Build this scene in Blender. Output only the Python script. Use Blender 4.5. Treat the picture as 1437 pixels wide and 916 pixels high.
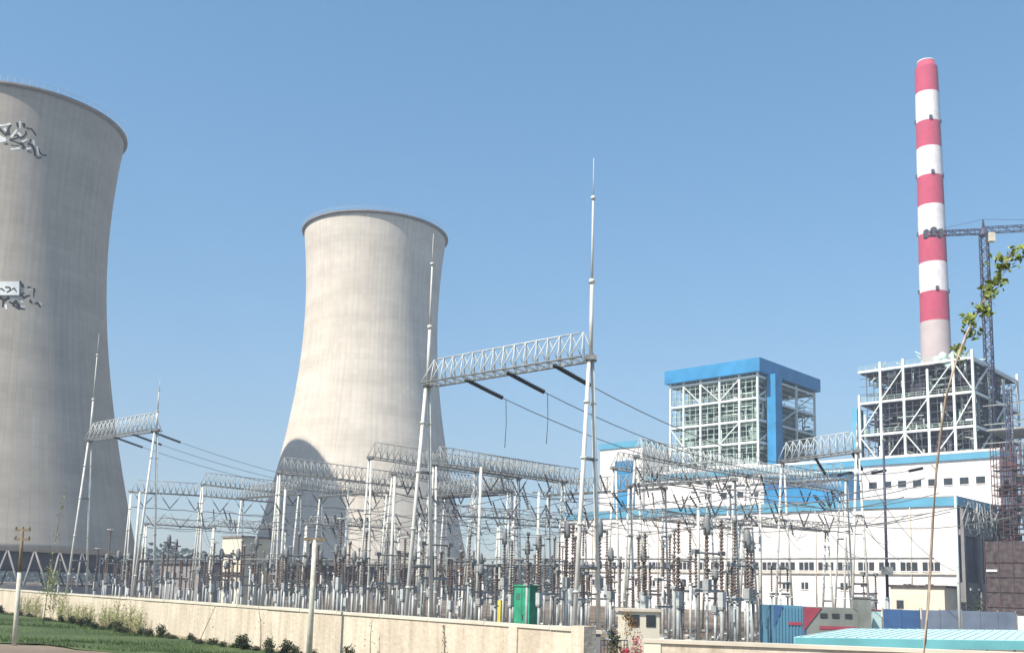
import bpy, math, random
from mathutils import Vector, Matrix
random.seed(7)
for o in list(bpy.data.objects): bpy.data.objects.remove(o)
S = bpy.context.scene
C = S.collection
R = math.radians

# ------------------------------------------------------------------ camera
PITCH, ROLL, EYE = 0.1415, 0.0263, 3.0
FPX, CX, CY = 1400.0, 718.5, 627.8            # in pixels of the 1437 px wide photograph
cF = Vector((0, math.cos(PITCH), math.sin(PITCH)))
u0 = Vector((0, -math.sin(PITCH), math.cos(PITCH)))
cR = Vector((1, 0, 0)) * math.cos(ROLL) + u0 * math.sin(ROLL)
cU = u0 * math.cos(ROLL) - Vector((1, 0, 0)) * math.sin(ROLL)
CAM = Vector((0, 0, EYE))
cam = bpy.data.cameras.new('camera'); co = bpy.data.objects.new('camera', cam); C.objects.link(co)
M = Matrix((cR, cU, -cF)).transposed().to_4x4(); M.translation = CAM
co.matrix_world = M
cam.sensor_width = 36; cam.lens = 36 * FPX / 1437; cam.shift_y = (CY - 458) / 1437
cam.clip_start = 0.1; cam.clip_end = 20000
S.camera = co

# ------------------------------------------------------------------ sky, sun, exposure
SUN_EL, SUN_AZ = 50.0, 227.0                     # azimuth clockwise from +Y
w = bpy.data.worlds.new('World'); S.world = w; w.use_nodes = True
nt = w.node_tree; bg = nt.nodes['Background']
sky = nt.nodes.new('ShaderNodeTexSky'); sky.sky_type = 'NISHITA'; sky.sun_disc = False
sky.sun_elevation = R(SUN_EL); sky.sun_rotation = R(SUN_AZ)
sky.air_density = 1.0; sky.dust_density = 0.6; sky.ozone_density = 3.6; sky.altitude = 0
gm = nt.nodes.new('ShaderNodeGamma'); gm.inputs[1].default_value = 0.70
hsv = nt.nodes.new('ShaderNodeHueSaturation'); hsv.inputs['Saturation'].default_value = 1.40; hsv.inputs['Hue'].default_value = 0.493; hsv.inputs['Value'].default_value = 1.30
nt.links.new(sky.outputs[0], gm.inputs[0]); nt.links.new(gm.outputs[0], hsv.inputs['Color']); nt.links.new(hsv.outputs[0], bg.inputs[0]); bg.inputs[1].default_value = 0.135
sl = bpy.data.lights.new('sun', 'SUN'); so = bpy.data.objects.new('sun', sl); C.objects.link(so)
sl.energy = 5.0; sl.angle = R(0.5); sl.color = (1.0, 0.92, 0.80)
sd = Vector((math.sin(R(SUN_AZ)) * math.cos(R(SUN_EL)), math.cos(R(SUN_AZ)) * math.cos(R(SUN_EL)), math.sin(R(SUN_EL))))
so.rotation_euler = sd.to_track_quat('Z', 'Y').to_euler()
S.view_settings.view_transform = 'Standard'; S.view_settings.look = 'None'
S.view_settings.exposure = 0.72; S.view_settings.gamma = 1.0
S.view_settings.use_curve_mapping = False

# ------------------------------------------------------------------ helpers: placement
def at(px, py, Y):
    d = cF + cR * ((px - CX) / FPX) - cU * ((py - CY) / FPX)
    return CAM + d * (Y / d.y)
def atx(px, Y, h=0.0):
    k = (px - CX) / FPX                            # d.R = k d.F
    d0 = Vector((0, Y, h - EYE))
    X = (k * d0.dot(cF) - d0.dot(cR)) / (cR.x - k * cF.x)
    return Vector((X, Y, h))
def topx(p):
    d = Vector(p) - CAM
    return CX + FPX * d.dot(cR) / d.dot(cF), CY - FPX * d.dot(cU) / d.dot(cF)
E1 = Vector((0.729, -0.6845, 0)).normalized(); E2 = Vector((-E1.y, E1.x, 0))
RZ = math.atan2(E1.y, E1.x)
ORG = atx(831, 50, 0)
def ab(a, b, h=0.0):
    p = ORG + E1 * a + E2 * b; p.z = h; return p

# ------------------------------------------------------------------ helpers: materials
MATS = {}
def mat(name, col, rough=0.7, metal=0.0, var=0.12, scale=1.0, bump=0.0, bscale=8.0, spec=0.4, col2=None, trans=0.0):
    m = bpy.data.materials.new(name); m.use_nodes = True; n = m.node_tree; b = n.nodes['Principled BSDF']
    b.inputs['Roughness'].default_value = rough; b.inputs['Metallic'].default_value = metal
    b.inputs['Specular IOR Level'].default_value = spec
    tc = n.nodes.new('ShaderNodeTexCoord')
    ns = n.nodes.new('ShaderNodeTexNoise'); ns.inputs['Scale'].default_value = scale; ns.inputs['Detail'].default_value = 6
    n.links.new(tc.outputs['Object'], ns.inputs['Vector'])
    rp = n.nodes.new('ShaderNodeValToRGB'); rp.color_ramp.elements[0].position = 0.3; rp.color_ramp.elements[1].position = 0.7
    c2 = col2 if col2 else tuple(min(1, c * (1 + var)) for c in col)
    c1 = col if col2 else tuple(c * (1 - var) for c in col)
    rp.color_ramp.elements[0].color = (*c1, 1); rp.color_ramp.elements[1].color = (*c2, 1)
    n.links.new(ns.outputs['Fac'], rp.inputs[0]); n.links.new(rp.outputs[0], b.inputs['Base Color'])
    if bump:
        bn = n.nodes.new('ShaderNodeTexNoise'); bn.inputs['Scale'].default_value = bscale; bn.inputs['Detail'].default_value = 5
        n.links.new(tc.outputs['Object'], bn.inputs['Vector'])
        bp = n.nodes.new('ShaderNodeBump'); bp.inputs['Strength'].default_value = bump; bp.inputs['Distance'].default_value = 0.1
        n.links.new(bn.outputs['Fac'], bp.inputs['Height']); n.links.new(bp.outputs[0], b.inputs['Normal'])
    MATS[name] = m; return m
STEEL = mat('galvanised_steel', (0.48, 0.51, 0.50), 0.5, 0.1, 0.2, 3)
STEEL2 = mat('weathered_steel', (0.30, 0.315, 0.31), 0.6, 0.1, 0.35, 2)
CHORD = mat('dull_chord_steel', (0.20, 0.21, 0.21), 0.6, 0.1, 0.3, 2)
PIPEW = mat('pale_concrete_pole', (0.58, 0.58, 0.54), 0.75, 0, 0.15, 1.5)
BROWN = mat('brown_porcelain', (0.12, 0.088, 0.075), 0.4, 0, 0.3, 2)
DARKI = mat('dark_insulator', (0.03, 0.03, 0.035), 0.35, 0, 0.2, 2)
CABLE = mat('aluminium_cable', (0.16, 0.17, 0.18), 0.5, 0.2, 0.1, 2)
def weathered(name, base, dirt, amt):
    m = mat(name, base, 0.85, 0, 0.12, 0.5, 0.35, 5); n = m.node_tree; L = n.links; b = n.nodes['Principled BSDF']
    old = b.inputs['Base Color'].links[0].from_socket
    tc = n.nodes.new('ShaderNodeTexCoord'); mp = n.nodes.new('ShaderNodeMapping'); mp.inputs['Scale'].default_value = (1.6, 1.6, .22); L.new(tc.outputs['Object'], mp.inputs[0])
    st = n.nodes.new('ShaderNodeTexNoise'); st.inputs['Scale'].default_value = 1.3; st.inputs['Detail'].default_value = 9; st.inputs['Roughness'].default_value = .65; L.new(mp.outputs[0], st.inputs[0])
    rp = n.nodes.new('ShaderNodeValToRGB'); rp.color_ramp.elements[0].position = .42; rp.color_ramp.elements[1].position = .68; rp.color_ramp.elements[0].color = (0, 0, 0, 1); rp.color_ramp.elements[1].color = (amt, amt, amt, 1); L.new(st.outputs[0], rp.inputs[0])
    mx = n.nodes.new('ShaderNodeMixRGB'); L.new(rp.outputs[0], mx.inputs[0]); L.new(old, mx.inputs[1]); mx.inputs[2].default_value = (*dirt, 1); L.new(mx.outputs[0], b.inputs['Base Color']); return m
WALLW = weathered('cream_wall_plaster', (0.61, 0.54, 0.43), (0.38, 0.31, 0.22), .75)
WALLC = mat('wall_coping', (0.60, 0.55, 0.45), 0.85, 0, 0.15, 0.8)
WHITE = weathered('white_cladding', (0.78, 0.75, 0.73), (0.55, 0.51, 0.47), .45)
BLUE = mat('blue_cladding', (0.035, 0.235, 0.47), 0.5, 0, 0.18, 0.3)
LBLUE = mat('light_blue_trim', (0.10, 0.33, 0.48), 0.5, 0, 0.15, 0.2)
GLASS = mat('dark_window_glass', (0.035, 0.045, 0.055), 0.15, 0, 0.2, 1)
DGREY = mat('dark_grey_panel', (0.09, 0.09, 0.11), 0.8, 0, 0.3, 0.4)
MGREY = mat('mid_grey_concrete', (0.24, 0.23, 0.23), 0.85, 0, 0.2, 0.4)
PALEF = mat('white_steel_paint', (0.72, 0.77, 0.75), 0.5, 0, 0.06, 0.4)
GREENG = mat('grey_green_casing', (0.20, 0.27, 0.25), 0.7, 0, 0.4, 0.35)
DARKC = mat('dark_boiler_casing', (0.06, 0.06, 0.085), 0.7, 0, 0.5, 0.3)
PALEG = mat('pale_green_pipe', (0.46, 0.58, 0.52), 0.6, 0, 0.25, 0.5)
REDP = weathered('faded_red_paint', (0.50, 0.045, 0.11), (0.38, 0.10, 0.12), .7)
WHP = weathered('white_chimney_paint', (0.78, 0.75, 0.76), (0.55, 0.50, 0.50), .5)
CHC = mat('chimney_concrete', (0.52, 0.44, 0.43), 0.8, 0, 0.1, 0.2)
CRANE = mat('crane_steel', (0.06, 0.065, 0.11), 0.6, 0.1, 0.3, 0.5)
RUST = mat('red_brown_scaffold', (0.10, 0.05, 0.052), 0.7, 0, 0.4, 0.8)
RUSTN = mat('brown_netting', (0.075, 0.058, 0.058), 0.9, 0, 0.6, 1.2)
GREEN = mat('green_enamel', (0.03, 0.28, 0.16), 0.6, 0, 0.3, 1.5)
CREAM = mat('cream_render', (0.66, 0.62, 0.50), 0.8, 0, 0.1, 0.6)
YEL = mat('yellow_paint', (0.6, 0.5, 0.08), 0.6)
CYAN = mat('turquoise_roof_sheet', (0.42, 0.60, 0.59), 0.6, 0, 0.12, 0.6, col2=(0.52, 0.70, 0.68))
CYAND = mat('turquoise_fascia', (0.20, 0.56, 0.58), 0.6, 0, 0.12, 0.6)
HBLUE = mat('dark_blue_hoarding', (0.05, 0.12, 0.27), 0.7, 0, 0.25, 0.5)
HTEAL = mat('teal_blue_container', (0.09, 0.23, 0.33), 0.7, 0, 0.2, 0.5)
HRED = mat('red_panel', (0.33, 0.06, 0.09), 0.7, 0, 0.2, 0.7)
HGREY = mat('green_grey_cabin', (0.22, 0.24, 0.22), 0.8, 0, 0.25, 0.8)
HSLATE = mat('slate_hoarding', (0.16, 0.20, 0.27), 0.8, 0, 0.3, 0.4)
BARK = mat('grey_brown_bark', (0.20, 0.16, 0.10), 0.9, 0, 0.3, 5)
STEMM = mat('pale_sapling_bark', (0.36, 0.29, 0.22), 0.85, 0, 0.35, 9)
LIMEW = mat('whitewashed_bark', (0.55, 0.53, 0.45), 0.9, 0, 0.2, 4)
LEAF = mat('fresh_green_leaf', (0.07, 0.12, 0.02), 0.5, 0, 0.5, 12, col2=(0.26, 0.30, 0.06))
LEAFY = mat('yellow_green_leaf', (0.22, 0.27, 0.09), 0.6, 0, 0.5, 4)
LEAFD = mat('dark_evergreen_leaf', (0.035, 0.05, 0.02), 0.7, 0, 0.5, 4)
DRY = mat('dry_straw_weed', (0.40, 0.34, 0.20), 0.8, 0, 0.3, 4)
FLOW = mat('red_flower', (0.40, 0.03, 0.06), 0.6, 0, 0.3, 4)
GRASS = mat('grass_blade', (0.035, 0.075, 0.015), 0.6, 0, 0.4, 0.35, col2=(0.085, 0.14, 0.03))
GRASSB = mat('grass_soil', (0.04, 0.07, 0.018), 0.9, 0, 0.3, 0.3, 0.5, 9, col2=(0.08, 0.11, 0.035))
BLACKP = mat('black_paint', (0.02, 0.022, 0.022), 0.7)
WHITEP = mat('white_banner', (0.80, 0.82, 0.80), 0.7, 0, 0.05, 0.2)
FARW = mat('far_wood_leaf', (0.05, 0.07, 0.05), 0.8, 0, 0.4, 0.1)

def ground_mat():
    m = bpy.data.materials.new('bare_ground'); m.use_nodes = True; n = m.node_tree; b = n.nodes['Principled BSDF']
    b.inputs['Roughness'].default_value = 0.95
    tc = n.nodes.new('ShaderNodeTexCoord')
    a = n.nodes.new('ShaderNodeTexNoise'); a.inputs['Scale'].default_value = 0.08; a.inputs['Detail'].default_value = 8
    c = n.nodes.new('ShaderNodeTexNoise'); c.inputs['Scale'].default_value = 2.5; c.inputs['Detail'].default_value = 8
    n.links.new(tc.outputs['Object'], a.inputs[0]); n.links.new(tc.outputs['Object'], c.inputs[0])
    r1 = n.nodes.new('ShaderNodeValToRGB'); r1.color_ramp.elements[0].color = (0.13, 0.085, 0.055, 1); r1.color_ramp.elements[1].color = (0.27, 0.215, 0.16, 1)
    r1.color_ramp.elements[0].position = 0.35; r1.color_ramp.elements[1].position = 0.65
    r2 = n.nodes.new('ShaderNodeValToRGB'); r2.color_ramp.elements[0].color = (0.6, 0.55, 0.5, 1); r2.color_ramp.elements[1].color = (1, 1, 1, 1)
    mx = n.nodes.new('ShaderNodeMixRGB'); mx.blend_type = 'MULTIPLY'; mx.inputs[0].default_value = 1
    n.links.new(a.outputs[0], r1.inputs[0]); n.links.new(c.outputs[0], r2.inputs[0])
    n.links.new(r1.outputs[0], mx.inputs[1]); n.links.new(r2.outputs[0], mx.inputs[2]); n.links.new(mx.outputs[0], b.inputs['Base Color'])
    bp = n.nodes.new('ShaderNodeBump'); bp.inputs['Strength'].default_value = 0.6; n.links.new(c.outputs[0], bp.inputs['Height']); n.links.new(bp.outputs[0], b.inputs['Normal'])
    return m
GROUND = ground_mat()

def tower_mat(name, k):
    """cast concrete shell: lift joints, formwork ribs, rain streaks and blotches"""
    m = bpy.data.materials.new(name); m.use_nodes = True; n = m.node_tree; L = n.links; b = n.nodes['Principled BSDF']
    b.inputs['Roughness'].default_value = 0.9; b.inputs['Specular IOR Level'].default_value = 0.15
    tc = n.nodes.new('ShaderNodeTexCoord'); sp = n.nodes.new('ShaderNodeSeparateXYZ'); L.new(tc.outputs['Object'], sp.inputs[0])
    def mt(op, x, y=None):
        q = n.nodes.new('ShaderNodeMath'); q.operation = op
        for i, v in enumerate((x, y)):
            if v is None: continue
            if isinstance(v, (int, float)): q.inputs[i].default_value = v
            else: L.new(v, q.inputs[i])
        return q.outputs[0]
    ang = mt('ARCTAN2', sp.outputs[1], sp.outputs[0])
    ribs = mt('PINGPONG', mt('MULTIPLY', ang, 96 / (2 * math.pi)), 0.5)
    lift = mt('PINGPONG', mt('DIVIDE', sp.outputs[2], 1.5), 0.5)
    rib = mt('LESS_THAN', ribs, 0.045); lf = mt('LESS_THAN', lift, 0.05)
    cmb = n.nodes.new('ShaderNodeCombineXYZ'); L.new(mt('MULTIPLY', ang, 22.0), cmb.inputs[0]); L.new(mt('MULTIPLY', sp.outputs[2], 0.05), cmb.inputs[1])
    st = n.nodes.new('ShaderNodeTexNoise'); st.inputs['Scale'].default_value = 1.0; st.inputs['Detail'].default_value = 6; L.new(cmb.outputs[0], st.inputs[0])
    cm2 = n.nodes.new('ShaderNodeCombineXYZ'); L.new(mt('FLOOR', mt('MULTIPLY', ang, 96 / (2 * math.pi))), cm2.inputs[0]); L.new(mt('FLOOR', mt('DIVIDE', sp.outputs[2], 1.5)), cm2.inputs[1])
    wn = n.nodes.new('ShaderNodeTexWhiteNoise'); wn.noise_dimensions = '2D'; L.new(cm2.outputs[0], wn.inputs[0])
    cm3 = n.nodes.new('ShaderNodeCombineXYZ'); L.new(mt('MULTIPLY', sp.outputs[2], 0.12), cm3.inputs[0]); L.new(mt('MULTIPLY', ang, 0.6), cm3.inputs[1])
    bl = n.nodes.new('ShaderNodeTexNoise'); bl.inputs['Scale'].default_value = 1.6; bl.inputs['Detail'].default_value = 7; L.new(cm3.outputs[0], bl.inputs[0])
    v = mt('ADD', 0.74, mt('MULTIPLY', mt('SUBTRACT', st.outputs[0], 0.5), 0.34))
    v = mt('ADD', v, mt('MULTIPLY', mt('SUBTRACT', bl.outputs[0], 0.5), 0.5))
    v = mt('ADD', v, mt('MULTIPLY', mt('SUBTRACT', wn.outputs[0], 0.5), 0.07))
    v = mt('SUBTRACT', v, mt('MULTIPLY', rib, 0.085)); v = mt('SUBTRACT', v, mt('MULTIPLY', lf, 0.05))
    rp = n.nodes.new('ShaderNodeValToRGB'); rp.color_ramp.elements[0].position = 0.35; rp.color_ramp.elements[0].color = (0.33 * k, 0.295 * k, 0.255 * k, 1)
    rp.color_ramp.elements[1].position = 1.0; rp.color_ramp.elements[1].color = (0.70 * k, 0.645 * k, 0.56 * k, 1)
    L.new(v, rp.inputs[0]); L.new(rp.outputs[0], b.inputs['Base Color'])
    bp = n.nodes.new('ShaderNodeBump'); bp.inputs['Strength'].default_value = 0.4; bp.inputs['Distance'].default_value = 0.15
    L.new(mt('MULTIPLY', rib, 1.0), bp.inputs['Height']); L.new(bp.outputs[0], b.inputs['Normal'])
    return m
TOWERC = tower_mat('pale_tower_concrete', 1.08)
TOWERD = tower_mat('weathered_tower_concrete', 0.74)

# ------------------------------------------------------------------ helpers: meshes and objects
class MB:
    def __init__(s): s.v = []; s.f = []; s.mi = []; s.mats = []; s.cm = 0; s.smooth = []
    def use(s, m):
        if m not in s.mats: s.mats.append(m)
        s.cm = s.mats.index(m); return s
    def face(s, idx, sm=False): s.f.append(idx); s.mi.append(s.cm); s.smooth.append(sm)
    def box(s, x0, x1, y0, y1, z0, z1):
        k = len(s.v)
        s.v += [(x0,y0,z0),(x1,y0,z0),(x1,y1,z0),(x0,y1,z0),(x0,y0,z1),(x1,y0,z1),(x1,y1,z1),(x0,y1,z1)]
        for f in ((0,3,2,1),(4,5,6,7),(0,1,5,4),(1,2,6,5),(2,3,7,6),(3,0,4,7)): s.face(tuple(k + i for i in f))
        return s
    def bar(s, p, q, r, r2=None, n=4):
        p = Vector(p); q = Vector(q); d = q - p
        if d.length < 1e-6: return s
        d.normalize(); a = d.cross(Vector((0, 0, 1)) if abs(d.z) < .95 else Vector((1, 0, 0))).normalized(); b = d.cross(a)
        r2 = r if r2 is None else r2; k = len(s.v)
        for c, rr in ((p, r), (q, r2)):
            for i in range(n):
                t = 2 * math.pi * (i + .5) / n; s.v.append(tuple(c + a * (rr * math.cos(t)) + b * (rr * math.sin(t))))
        for i in range(n): j = (i + 1) % n; s.face((k + i, k + n + i, k + n + j, k + j), n > 4)
        s.face(tuple(k + i for i in range(n))); s.face(tuple(k + n + i for i in reversed(range(n))))
        return s
    def path(s, pts, r, n=5, r2=None):
        pts = [Vector(p) for p in pts]; m = len(pts); k = len(s.v); r2 = r if r2 is None else r2
        for i, p in enumerate(pts):
            d = (pts[min(i + 1, m - 1)] - pts[max(i - 1, 0)]).normalized()
            a = d.cross(Vector((0, 0, 1)) if abs(d.z) < .95 else Vector((1, 0, 0))).normalized(); b = d.cross(a); rr = r + (r2 - r) * i / (m - 1)
            for j in range(n):
                t = 2 * math.pi * j / n; s.v.append(tuple(p + a * (rr * math.cos(t)) + b * (rr * math.sin(t))))
        for i in range(m - 1):
            for j in range(n): q = (j + 1) % n; s.face((k + i*n + j, k + (i+1)*n + j, k + (i+1)*n + q, k + i*n + q), True)
        s.face(tuple(k + j for j in range(n))); s.face(tuple(k + (m-1)*n + j for j in reversed(range(n))))
        return s
    def lathe(s, prof, p=(0, 0, 0), ax=(0, 0, 1), n=10, sm=True):
        p = Vector(p); ax = Vector(ax).normalized(); a = ax.cross(Vector((1, 0, 0)) if abs(ax.z) > .9 else Vector((0, 0, 1))).normalized(); b = ax.cross(a)
        k = len(s.v); m = len(prof)
        for r, z in prof:
            for i in range(n):
                t = 2 * math.pi * i / n; s.v.append(tuple(p + ax * z + a * (r * math.cos(t)) + b * (r * math.sin(t))))
        for i in range(m - 1):
            for j in range(n): q = (j + 1) % n; s.face((k + i*n + j, k + i*n + q, k + (i+1)*n + q, k + (i+1)*n + j), sm)
        s.face(tuple(k + j for j in reversed(range(n)))); s.face(tuple(k + (m-1)*n + j for j in range(n)))
        return s
    def leaf(s, c, size, up=0.5):
        c = Vector(c); d = Vector((random.uniform(-1, 1), random.uniform(-1, 1), random.uniform(-1, 1) + up)).normalized()
        t = d.cross(Vector((random.uniform(-1, 1), random.uniform(-1, 1), random.uniform(-1, 1)))).normalized(); u = d.cross(t)
        k = len(s.v); h = size * .5
        s.v += [tuple(c - t*h), tuple(c + u*h*.55 + d*h*.12), tuple(c + t*h), tuple(c - u*h*.55 + d*h*.12)]
        s.face((k, k+1, k+2, k+3)); return s
    def build(s, name, m=None, parent=None, loc=None, rz=0):
        me = bpy.data.meshes.new(name); me.from_pydata(s.v, [], s.f)
        if s.mats:
            for q in s.mats: me.materials.append(q)
            me.polygons.foreach_set('material_index', s.mi)
        else: me.materials.append(m)
        me.polygons.foreach_set('use_smooth', s.smooth); me.update()
        o = bpy.data.objects.new(name, me); C.objects.link(o)
        if parent: o.parent = parent
        if loc is not None: o.location = loc
        o.rotation_euler.z = rz
        return o
def tag(o, label, cat, group=None, kind=None):
    if label: o['label'] = label
    if cat: o['category'] = cat
    if group: o['group'] = group
    if kind: o['kind'] = kind
    return o
def empty(name, loc, label, cat, rz=0, group=None):
    o = bpy.data.objects.new(name, None); C.objects.link(o); o.location = loc; o.rotation_euler = (0, 0, rz); o.empty_display_size = .3
    return tag(o, label, cat, group)
def dup(root, loc, rz, label, group=None):
    def cp(o, par):
        c = o.copy(); C.objects.link(c); c.parent = par
        for ch in list(o.children): cp(ch, c)
        return c
    r = cp(root, None); r.location = loc; r.rotation_euler = (0, 0, rz); r['label'] = label
    if group: r['group'] = group
    return r
def struct(o): o['kind'] = 'structure'; return o

# ================================================================== GROUND
g = MB(); g.box(-5000, 5000, -60, 9000, -0.5, 0); struct(g.build('ground', GROUND))

WA = atx(-60, 100, 0); WB = atx(820, 28.6, 0)
wd = (WB - WA); wd.z = 0; wd.normalize(); wn = Vector((wd.y, -wd.x, 0))
if wn.y > 0: wn = -wn
def wallpt(px):                                     # foot of the wall seen in column px
    lo, hi = 0.0, (WB - WA).length
    for _ in range(40):
        m_ = (lo + hi) / 2
        if topx(WA + wd * m_)[0] < px: lo = m_
        else: hi = m_
    return WA + wd * lo
# grass verge
vg = MB(); n = 60; L = (WB - WA).length
for i in range(n + 1):
    for j in range(9):
        t = i / n * L; wdt = 11.0 + .8 * math.sin(i * .7) + .5 * math.sin(i * 1.9)
        if t > L * .62: wdt = max(.6, wdt * (1 - (t - L * .62) / (L * .3)))
        p = WA + wd * t + wn * (.15 + wdt * j / 8); z = .05 + .10 * math.sin(j * .9 + i * .6) * math.sin(i * .35) + (.10 if 0 < j < 8 else -.04)
        vg.v.append((p.x, p.y, z))
for i in range(n):
    for j in range(8): k = i * 9 + j; vg.face((k, k + 9, k + 10, k + 1), True)
struct(vg.build('grass_verge', GRASSB))
gb = MB()
for _ in range(42000):
    t = random.uniform(0, L * .9); q = random.random(); wdt = 10.4
    if t > L * .62: wdt = max(.5, wdt * (1 - (t - L * .62) / (L * .3)))
    p = WA + wd * t + wn * (.3 + wdt * q); z = .08
    h = random.uniform(.06, .2); a = random.uniform(0, 6.28); dx = math.cos(a) * .02; dy = math.sin(a) * .02
    lx = random.uniform(-.06, .06); ly = random.uniform(-.06, .06); k = len(gb.v)
    gb.v += [(p.x - dx, p.y - dy, z), (p.x + dx, p.y + dy, z), (p.x + lx, p.y + ly, z + h)]; gb.face((k, k + 1, k + 2))
tag(gb.build('grass', GRASS), 'short green grass on the verge in front of the cream wall', 'grass', kind='stuff')

# far wood
fw = MB()
for _ in range(22000):
    x = random.uniform(-900, 500); y = 640 + random.uniform(-25, 25)
    hmax = 17 + 5 * math.sin(x * .021) + 2.5 * math.sin(x * .083 + 1) + 1.5 * math.sin(x * .31)
    fw.leaf((x, y, random.random() * hmax), random.uniform(3, 6.5))
tag(fw.build('distant_woods', FARW), 'hazy low line of far woods on the horizon behind the switchyard', 'woods', kind='stuff')

# ================================================================== COOLING TOWERS
TH, RT, ZT, CA, CB = 104.08, 18.93, 79.8, 58.13, 57.11
def trad(z): return RT * math.sqrt(1 + ((z - ZT) / (CA if z > ZT else CB)) ** 2)
ZB = 7.8
def tower(loc, label, conc):
    t = empty('cooling_tower', loc, label, 'cooling tower', 0.13, 'hyperbolic cooling towers')
    sh = MB(); N = 128; zs = [ZB + (TH - ZB) * i / 60 for i in range(61)]
    prof = [(trad(z), z) for z in zs] + [(trad(z) - .35, z) for z in reversed(zs)]; k = 0; m = len(prof)
    for r, z in prof:
        for j in range(N): a = 2 * math.pi * j / N; sh.v.append((r * math.cos(a), r * math.sin(a), z))
    for i in range(m):
        for j in range(N): q = (j + 1) % N; i2 = (i + 1) % m; sh.face((i*N + j, i*N + q, i2*N + q, i2*N + j), i not in (60, m - 1))
    sh.build('shell', conc, t)
    # rim gallery: projecting ring with parapet
    rm = MB(); r0 = trad(TH)
    pr = [(r0 + .02, TH - .75), (r0 + .6, TH - .4), (r0 + .6, TH - .05), (r0 + .45, TH - .05), (r0 + .45, TH - .2), (r0 - .2, TH - .2), (r0 - .2, TH + .05), (r0 - .4, TH + .05)]
    for r, z in pr:
        for j in range(N): a = 2 * math.pi * j / N; rm.v.append((r * math.cos(a), r * math.sin(a), z))
    for i in range(len(pr) - 1):
        for j in range(N): q = (j + 1) % N; rm.face((i*N + j, i*N + q, (i+1)*N + q, (i+1)*N + j))
    rm.build('rim_gallery', MGREY, t)
    rl = MB()
    for j in range(96):
        a = 2 * math.pi * j / 96; a2 = 2 * math.pi * (j + 1) / 96; rr = r0 + .52
        p = Vector((rr * math.cos(a), rr * math.sin(a), TH - .05)); q = Vector((rr * math.cos(a2), rr * math.sin(a2), TH - .05)); up = Vector((0, 0, 1.05))
        rl.bar(p, p + up, .03, n=4); rl.bar(p + up, q + up, .03, n=4); rl.bar(p + up * .5, q + up * .5, .02, n=4)
    rl.build('railing', STEEL, t)
    rb = trad(ZB); r00 = rb + 2.4
    for j in range(40):
        a = 2 * math.pi * (j + .5) / 40
        for s in (-1, 1):
            c = MB(); a2 = a + s * math.pi / 40 * .96
            c.bar((r00 * math.cos(a), r00 * math.sin(a), 0), (rb * math.cos(a2) - .17 * math.cos(a2), rb * math.sin(a2) - .17 * math.sin(a2), ZB + .05), .2, .18, n=8)
            c.build('column', MGREY, t)
    bs = MB(); N2 = 96
    pr = [(r00 + 2.6, 0), (r00 + 2.6, 1.5), (r00 + 2.3, 1.5), (r00 + 2.3, .6), (2, .6)]
    for r, z in pr:
        for j in range(N2): a = 2 * math.pi * j / N2; bs.v.append((r * math.cos(a), r * math.sin(a), z))
    for i in range(len(pr) - 1):
        for j in range(N2): q = (j + 1) % N2; bs.face((i*N2 + j, i*N2 + q, (i+1)*N2 + q, (i+1)*N2 + j))
    bs.build('basin', MGREY, t)
    fl = MB(); fl.lathe([(rb - 1.6, 4.4), (rb - 1.6, ZB + 1.5)], n=96); fl.build('fill_pack', DGREY, t)
    return t
T1 = tower((-111.5, 213.9, 0), 'nearer, taller-looking grey cooling tower cut off by the left edge, with black and white marks', TOWERD)
T2 = tower((-41.4, 280.0, 0), 'farther pale cream cooling tower behind the switchyard with a rounded shadow low on its left', TOWERC)
# painted mural patches and framed boards on the nearer tower
def shell_pt(px, py, off=0.12):
    d = cF + cR * ((px - CX) / FPX) - cU * ((py - CY) / FPX); d.normalize()
    lo = None; base = Vector((T1.location.x, T1.location.y, 0)); t_ = 120.0
    while t_ < 260:
        p = CAM + d * t_; r = math.hypot(p.x - base.x, p.y - base.y)
        if r < trad(p.z) + off: break
        t_ += .03
    return p
T1i = Matrix.Translation(T1.location) @ Matrix.Rotation(.13, 4, 'Z'); T1i.invert()
def patch(mb, px0, py0, px1, py1, thick, off):
    off = .035 if off < .3 else .33
    """short brush stroke lying on the shell"""
    A = shell_pt(px0, py0, off); B = shell_pt(px1, py1, off)
    c = T1.location; d = (B - A).normalized(); nr = Vector((A.x - c.x, A.y - c.y, 0)).normalized(); wv = d.cross(nr).normalized() * thick * .8; d *= thick * .5; nr *= .008
    k = len(mb.v); mb.v += [tuple(T1i @ q) for q in (A - d - wv, A - d + wv, B + d + wv * .7, B + d - wv * .7)]; mb.v += [tuple(T1i @ (q - nr * 2)) for q in (A - d - wv, A - d + wv, B + d + wv * .7, B + d - wv * .7)]
    for f in ((0, 1, 2, 3), (7, 6, 5, 4), (0, 4, 5, 1), (1, 5, 6, 2), (2, 6, 7, 3), (3, 7, 4, 0)): mb.face(tuple(k + i for i in f))
bk, wh = MB(), MB()
def stroke(mb, pts, th, off=0.1):
    for a, b in zip(pts, pts[1:]): patch(mb, *a, *b, th, off)
def board(mb, x0, y0, x1, y1, off):
    k = len(mb.v); nx = 6
    for i in range(nx + 1):
        for y in (y0, y1):
            x = x0 + (x1 - x0) * i / nx; mb.v.append(tuple(T1i @ shell_pt(x, y, off)))
            mb.v.append(tuple(T1i @ shell_pt(x, y, off - .12)))
    for i in range(nx):
        a = k + i * 4; b = a + 4
        mb.face((a, b, b + 2, a + 2)); mb.face((a + 1, a + 3, b + 3, b + 1)); mb.face((a, a + 1, b + 1, b)); mb.face((a + 2, b + 2, b + 3, a + 3))
    mb.face((k, k + 2, k + 3, k + 1)); e = k + nx * 4; mb.face((e, e + 1, e + 3, e + 2))
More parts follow.
